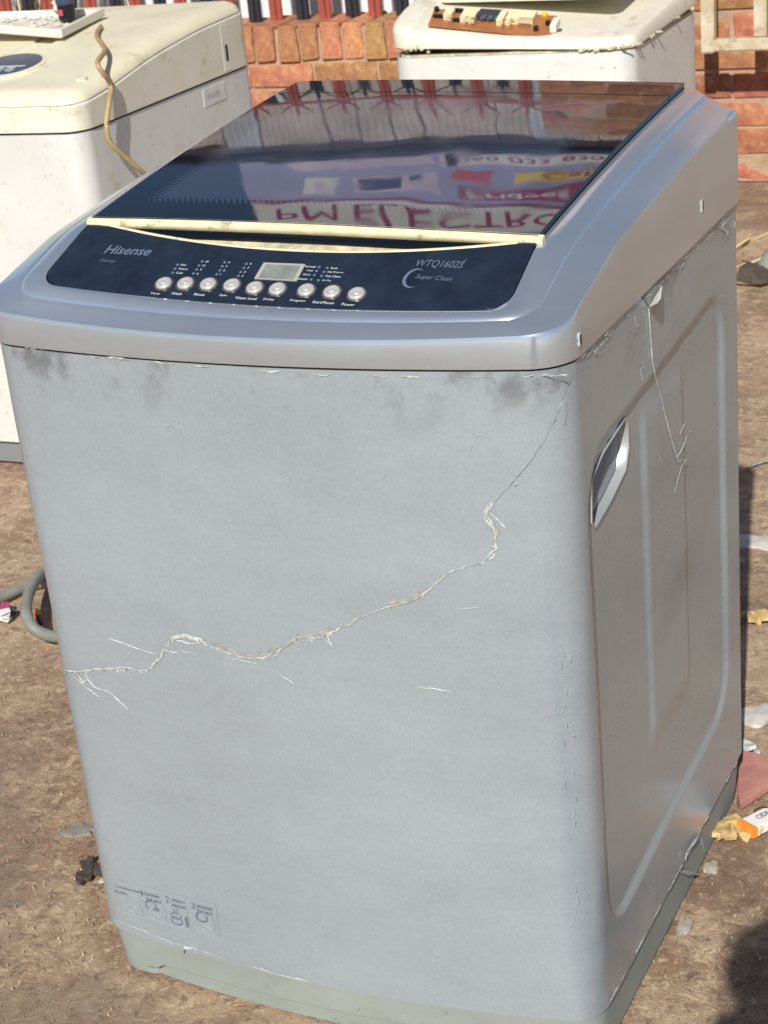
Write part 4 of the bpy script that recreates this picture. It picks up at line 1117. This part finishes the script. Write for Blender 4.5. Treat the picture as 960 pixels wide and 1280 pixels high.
def packet():
    q = [G(921, 1027), G(958, 1006), G(992, 990), G(1000, 1010), G(968, 1026), G(945, 1040)]
    a, b, c_, d = G(923, 1026, .014), G(990, 992, .014), G(1003, 1008, .014), G(944, 1040, .014)
    u = (b - a).normalized(); v = Z.cross(u).normalized(); c = (a + b + c_ + d) / 4; L = (b - a).length; Wd = (d - a).length * .9
    t = thing('packet', Vector((c.x, c.y, 0)), 'small white packet with an orange end beside the plinth', 'packet')
    c.z = .001
    MB().obox(c, u, v, Z, L, Wd, .016).build('box', 'packet', t, bevel=.003)
    MB().obox(c - u * (L / 2 - .004), u, v, Z, .010, Wd + .0012, .0168).build('end_band', 'orange', t, bevel=.002)
    cc = c + Z * .0172 - u * (L * .12); N = 14
    MB().loft([[cc + u * (r_ * math.cos(a_)) + v * (r_ * math.sin(a_)) for a_ in [R(-80 + 200 * k / N) for k in range(N + 1)]] for r_ in (.0175, .0145)], closed=False).build('emblem_arc', 'black', t)
    mb = MB(); lettering(mb, 'CIDE', cc - u * .016 - v * .004, u, v, Z, width=.022, height=.009, bold=.01); mb.build('lettering', 'dark_blue', t)
packet()
def wrapper():
    c = G(4, 772); t = thing('sweet_wrapper', c, 'crumpled white and magenta wrapper at the left edge of the picture', 'wrapper')
    rnd = random.Random(31)
    for nm, px, py, m, s_ in (('white_part', 3, 778, 'packet', .020), ('magenta_part', 8, 768, 'magenta', .013), ('dark_end', 15, 772, 'cloth', .010)):
        p = G(px, py); mb = MB()
        for i in range(4):
            a = rnd.uniform(0, 3.1); u = Vector((math.cos(a), math.sin(a), rnd.uniform(-.2, .3))).normalized(); v = Z.cross(u).normalized(); n_ = u.cross(v)
            mb.prism([p + u * s_ * x_ + v * s_ * y_ + Z * (s_ * .5 + .003 * i) + n_ * rnd.uniform(-.004, .004) for x_, y_ in ((-.9, -.5), (.1, -.7), (.9, -.4), (.8, .5), (0, .7), (-.8, .4))], n_ * .0015)
        mb.build(nm, m, t)
wrapper()
def plugbit():
    c = G(49, 776); t = thing('orange_connector', c, 'small orange and black connector lying inside the hose loop', 'connector')
    u = (G(54, 790) - G(46, 762)).normalized(); v = Z.cross(u)
    MB().obox(c - u * .012 + Z * .002, u, v, Z, .03, .013, .012).build('body', 'orange', t, bevel=.003)
    MB().tube([c + u * .004 + Z * .008, c + u * .016 + Z * .008, c + u * .028 + Z * .006], [.006, .006, .004], 8).build('tip', 'black', t, smooth=60)
plugbit()
def wires():
    c = G(948, 345); t = thing('wire_bundle', c, 'grey motor scrap with loose tan wires near the wall at right', 'wire bundle')
    ax = Vector((.5, .2, .85)).normalized(); u = ax.cross(X).normalized(); v = ax.cross(u)
    MB().lathe(c + Vector((.015, .01, .0)), u, v, ax, [(.022, 0), (.032, .006), (.034, .045), (.030, .06), (.012, .066), (.010, .085)], 18).build('core', 'hose', t, smooth=40)
    MB().lathe(c + Vector((.03, .0, .0)), u, v, ax, [(.012, .09), (.018, .094), (.018, .12), (.010, .124)], 12).build('cap', 'cream_dark', t, smooth=40)
    for i, l in enumerate(([(-.16, .05, .015), (-.08, .03, .05), (-.02, 0, .09), (.03, .02, .11)], [(-.20, -.03, .008), (-.10, -.02, .018), (-.03, .0, .03), (.02, .01, .05)], [(-.02, -.06, .05), (-.06, -.05, .02), (-.03, -.08, .006), (.04, -.07, .006), (.06, -.02, .03)], [(-.05, -.05, .03), (-.06, -.03, .07), (-.02, -.01, .1)])):
        MB().tube(spline([c + Vector(p) for p in l], 8), .004, 6).build('wire', 'cord' if i != 1 else 'cream_dark', t, smooth=60)
    MB().prism([c + Vector(p) for p in ((-.04, -.08, .008), (.03, -.10, .006), (.07, -.05, .01), (.02, -.03, .03), (-.03, -.04, .05))], Z * .004).build('plate', 'rubble', t)
wires()
tubething('thin_wire', [G(915, 590, .004), G(932, 586, .006), G(946, 580, .005), G(975, 572, .004)], .0022, 'film_tan', 'thin pale wire on the ground crossing the shadow strip', 'wire')
def grit():
    rnd = random.Random(77); mb = MB()
    def one(x, y, s_):
        a = rnd.uniform(0, 6.28); n = 5
        k = [rnd.uniform(.6, 1.3) for _ in range(n)]
        b = [Vector((x + s_*k[i]*math.cos(a + 6.28*i/n), y + s_*k[i]*math.sin(a + 6.28*i/n) * .8, -.003)) for i in range(n)]
        t_ = [Vector((p.x*.6 + x*.4, p.y*.6 + y*.4, s_*rnd.uniform(.05, .3))) for p in b]
        mb.loft([b, t_], False, True)
    for i in range(2200):
        if rnd.random() < .6: p = G(rnd.uniform(-20, 330) if rnd.random() < .55 else rnd.uniform(780, 990), rnd.uniform(560, 1330))
        else: p = Vector((rnd.uniform(-2, 1.4), rnd.uniform(-.4, 3.9), 0))
        if -.01 < p.x < .655 and -.05 < p.y < .63: continue
        if LX0 < p.x < LX1 and LY0 < p.y < LY1: continue
        s_ = min(.0045, abs(rnd.gauss(0, .0008)) + .0005 + (.002 if rnd.random() < .015 else 0))
        one(p.x, p.y, s_)
    tag(mb.build('grit', 'stone'), 'fine pale grit and crumbs scattered over the ground', 'grit', kind='stuff')
grit()

# dry straw behind the fence, top left corner of the picture
def straw():
    rnd = random.Random(13); mb = MB(); c = on(10, 6, 1, 4.75); c.z = 0
    for i in range(420):
        x = c.x + rnd.gauss(0, .22); y = c.y + rnd.uniform(-.12, .12); h = rnd.uniform(.45, .85); l = rnd.uniform(-.12, .12)
        mb.add([(x, y, 0), (x + .006, y, 0), (x + l * .6 + .004, y + .02, h * .6), (x + l, y + .03, h), (x + l * .6 - .003, y + .02, h * .6)], [(0, 1, 2, 3, 4)])
    tag(mb.build('dry_grass', 'straw', None, loc=c), 'tuft of dry brown grass behind the fence at top left', 'grass', kind='stuff')
straw()

# ================================================================== the photographer, whose shadow falls at lower right
def person():
    fw = Vector((_f.x, _f.y, 0)).normalized(); rt = Vector((fw.y, -fw.x, 0))
    base = Vector((1.325, -1.925, 0))
    J = {}
    def P(f, r, z): return base + fw * f + rt * r + Z * z
    pts = {'pelvis': (P(0, 0, .93), .125), 'belly': (P(.01, 0, 1.08), .125), 'chest': (P(.0, 0, 1.27), .14), 'neck0': (P(-.005, 0, 1.42), .075), 'neck': (P(.01, 0, 1.48), .052), 'chin': (P(.03, 0, 1.54), .062), 'head': (P(.025, 0, 1.62), .086), 'crown': (P(.015, 0, 1.68), .07)}
    E_ = [('pelvis', 'belly'), ('belly', 'chest'), ('chest', 'neck0'), ('neck0', 'neck'), ('neck', 'chin'), ('chin', 'head'), ('head', 'crown')]
    for s_, k in ((-1, 'l'), (1, 'r')):
        pts[k + 'sh'] = (P(0, s_ * .17, 1.38), .062); pts[k + 'el'] = (P(.06, s_ * .25, 1.12), .045); pts[k + 'wr'] = (P(.235, s_ * .085, 1.285), .030); pts[k + 'pm'] = (P(.262, s_ * .062, 1.325), .026)
        pts[k + 'hip'] = (P(0, s_ * .10, .86), .095); pts[k + 'kn'] = (P(.02, s_ * .12, .48), .062); pts[k + 'an'] = (P(-.01, s_ * .13, .09), .042); pts[k + 'to'] = (P(.14, s_ * .15, .035), .034)
        E_ += [('chest', k + 'sh'), (k + 'sh', k + 'el'), (k + 'el', k + 'wr'), (k + 'wr', k + 'pm'), ('pelvis', k + 'hip'), (k + 'hip', k + 'kn'), (k + 'kn', k + 'an'), (k + 'an', k + 'to')]
    for s_, k in ((-1, 'l'), (1, 'r')):
        for i in range(4):
            a = k + 'f%d' % i; b = a + 'b'; zz = 1.35 - i * .019
            pts[a] = (P(.275, s_ * .048, zz), .0095); pts[b] = (P(.285, s_ * (.020 + .006 * (i % 2)), zz + .004), .008)
            E_ += [(k + 'pm', a), (a, b)]
        pts[k + 'th'] = (P(.252, s_ * .038, 1.345), .0105); pts[k + 'thb'] = (P(.262, s_ * .018, 1.362), .009); E_ += [(k + 'pm', k + 'th'), (k + 'th', k + 'thb')]
    names = list(pts); me = bpy.data.meshes.new('person')
    me.from_pydata([tuple(pts[k][0] - base) for k in names], [(names.index(a), names.index(b)) for a, b in E_], [])
    o = bpy.data.objects.new('person', me); COL.objects.link(o); o.location = base
    sk = o.modifiers.new('skin', 'SKIN'); sk.use_smooth_shade = True
    for i, k in enumerate(names):
        d_ = me.skin_vertices[0].data[i]; d_.radius = (pts[k][1], pts[k][1]); d_.use_root = (k == 'pelvis')
    o.modifiers.new('sub', 'SUBSURF').levels = 2; o.modifiers['sub'].render_levels = 2
    dg = bpy.context.evaluated_depsgraph_get(); nm = bpy.data.meshes.new_from_object(o.evaluated_get(dg))
    o.modifiers.clear(); o.data = nm; nm.materials.clear(); nm.materials.append(M['cloth']); nm.materials.append(M['skin'])
    for p_ in nm.polygons:
        z = p_.center.z; f_ = p_.center.x * fw.x + p_.center.y * fw.y
        p_.material_index = 1 if (z > 1.46 or (f_ > .2 and z > 1.2)) else 0
    tag(o, 'person in dark clothes holding up a phone, casting the shadow at lower right', 'person')
    h = MB()
    c = pts['head'][0]; h.lathe(c + Z * .012 - fw * .012, rt, fw, Z, [(.084, 0), (.094, .025), (.088, .06), (.06, .088), (.02, .098)], 16)
    h.build('hair', 'black', o, smooth=60)
    ph = MB().obox(P(.268, 0, 1.345), rt, Z, fw, .072, .15, .008).build('phone', 'phone', None, bevel=.002, loc=P(.268, 0, 1.345))
    tag(ph, 'black phone held up by the person at the viewpoint', 'phone')
person()
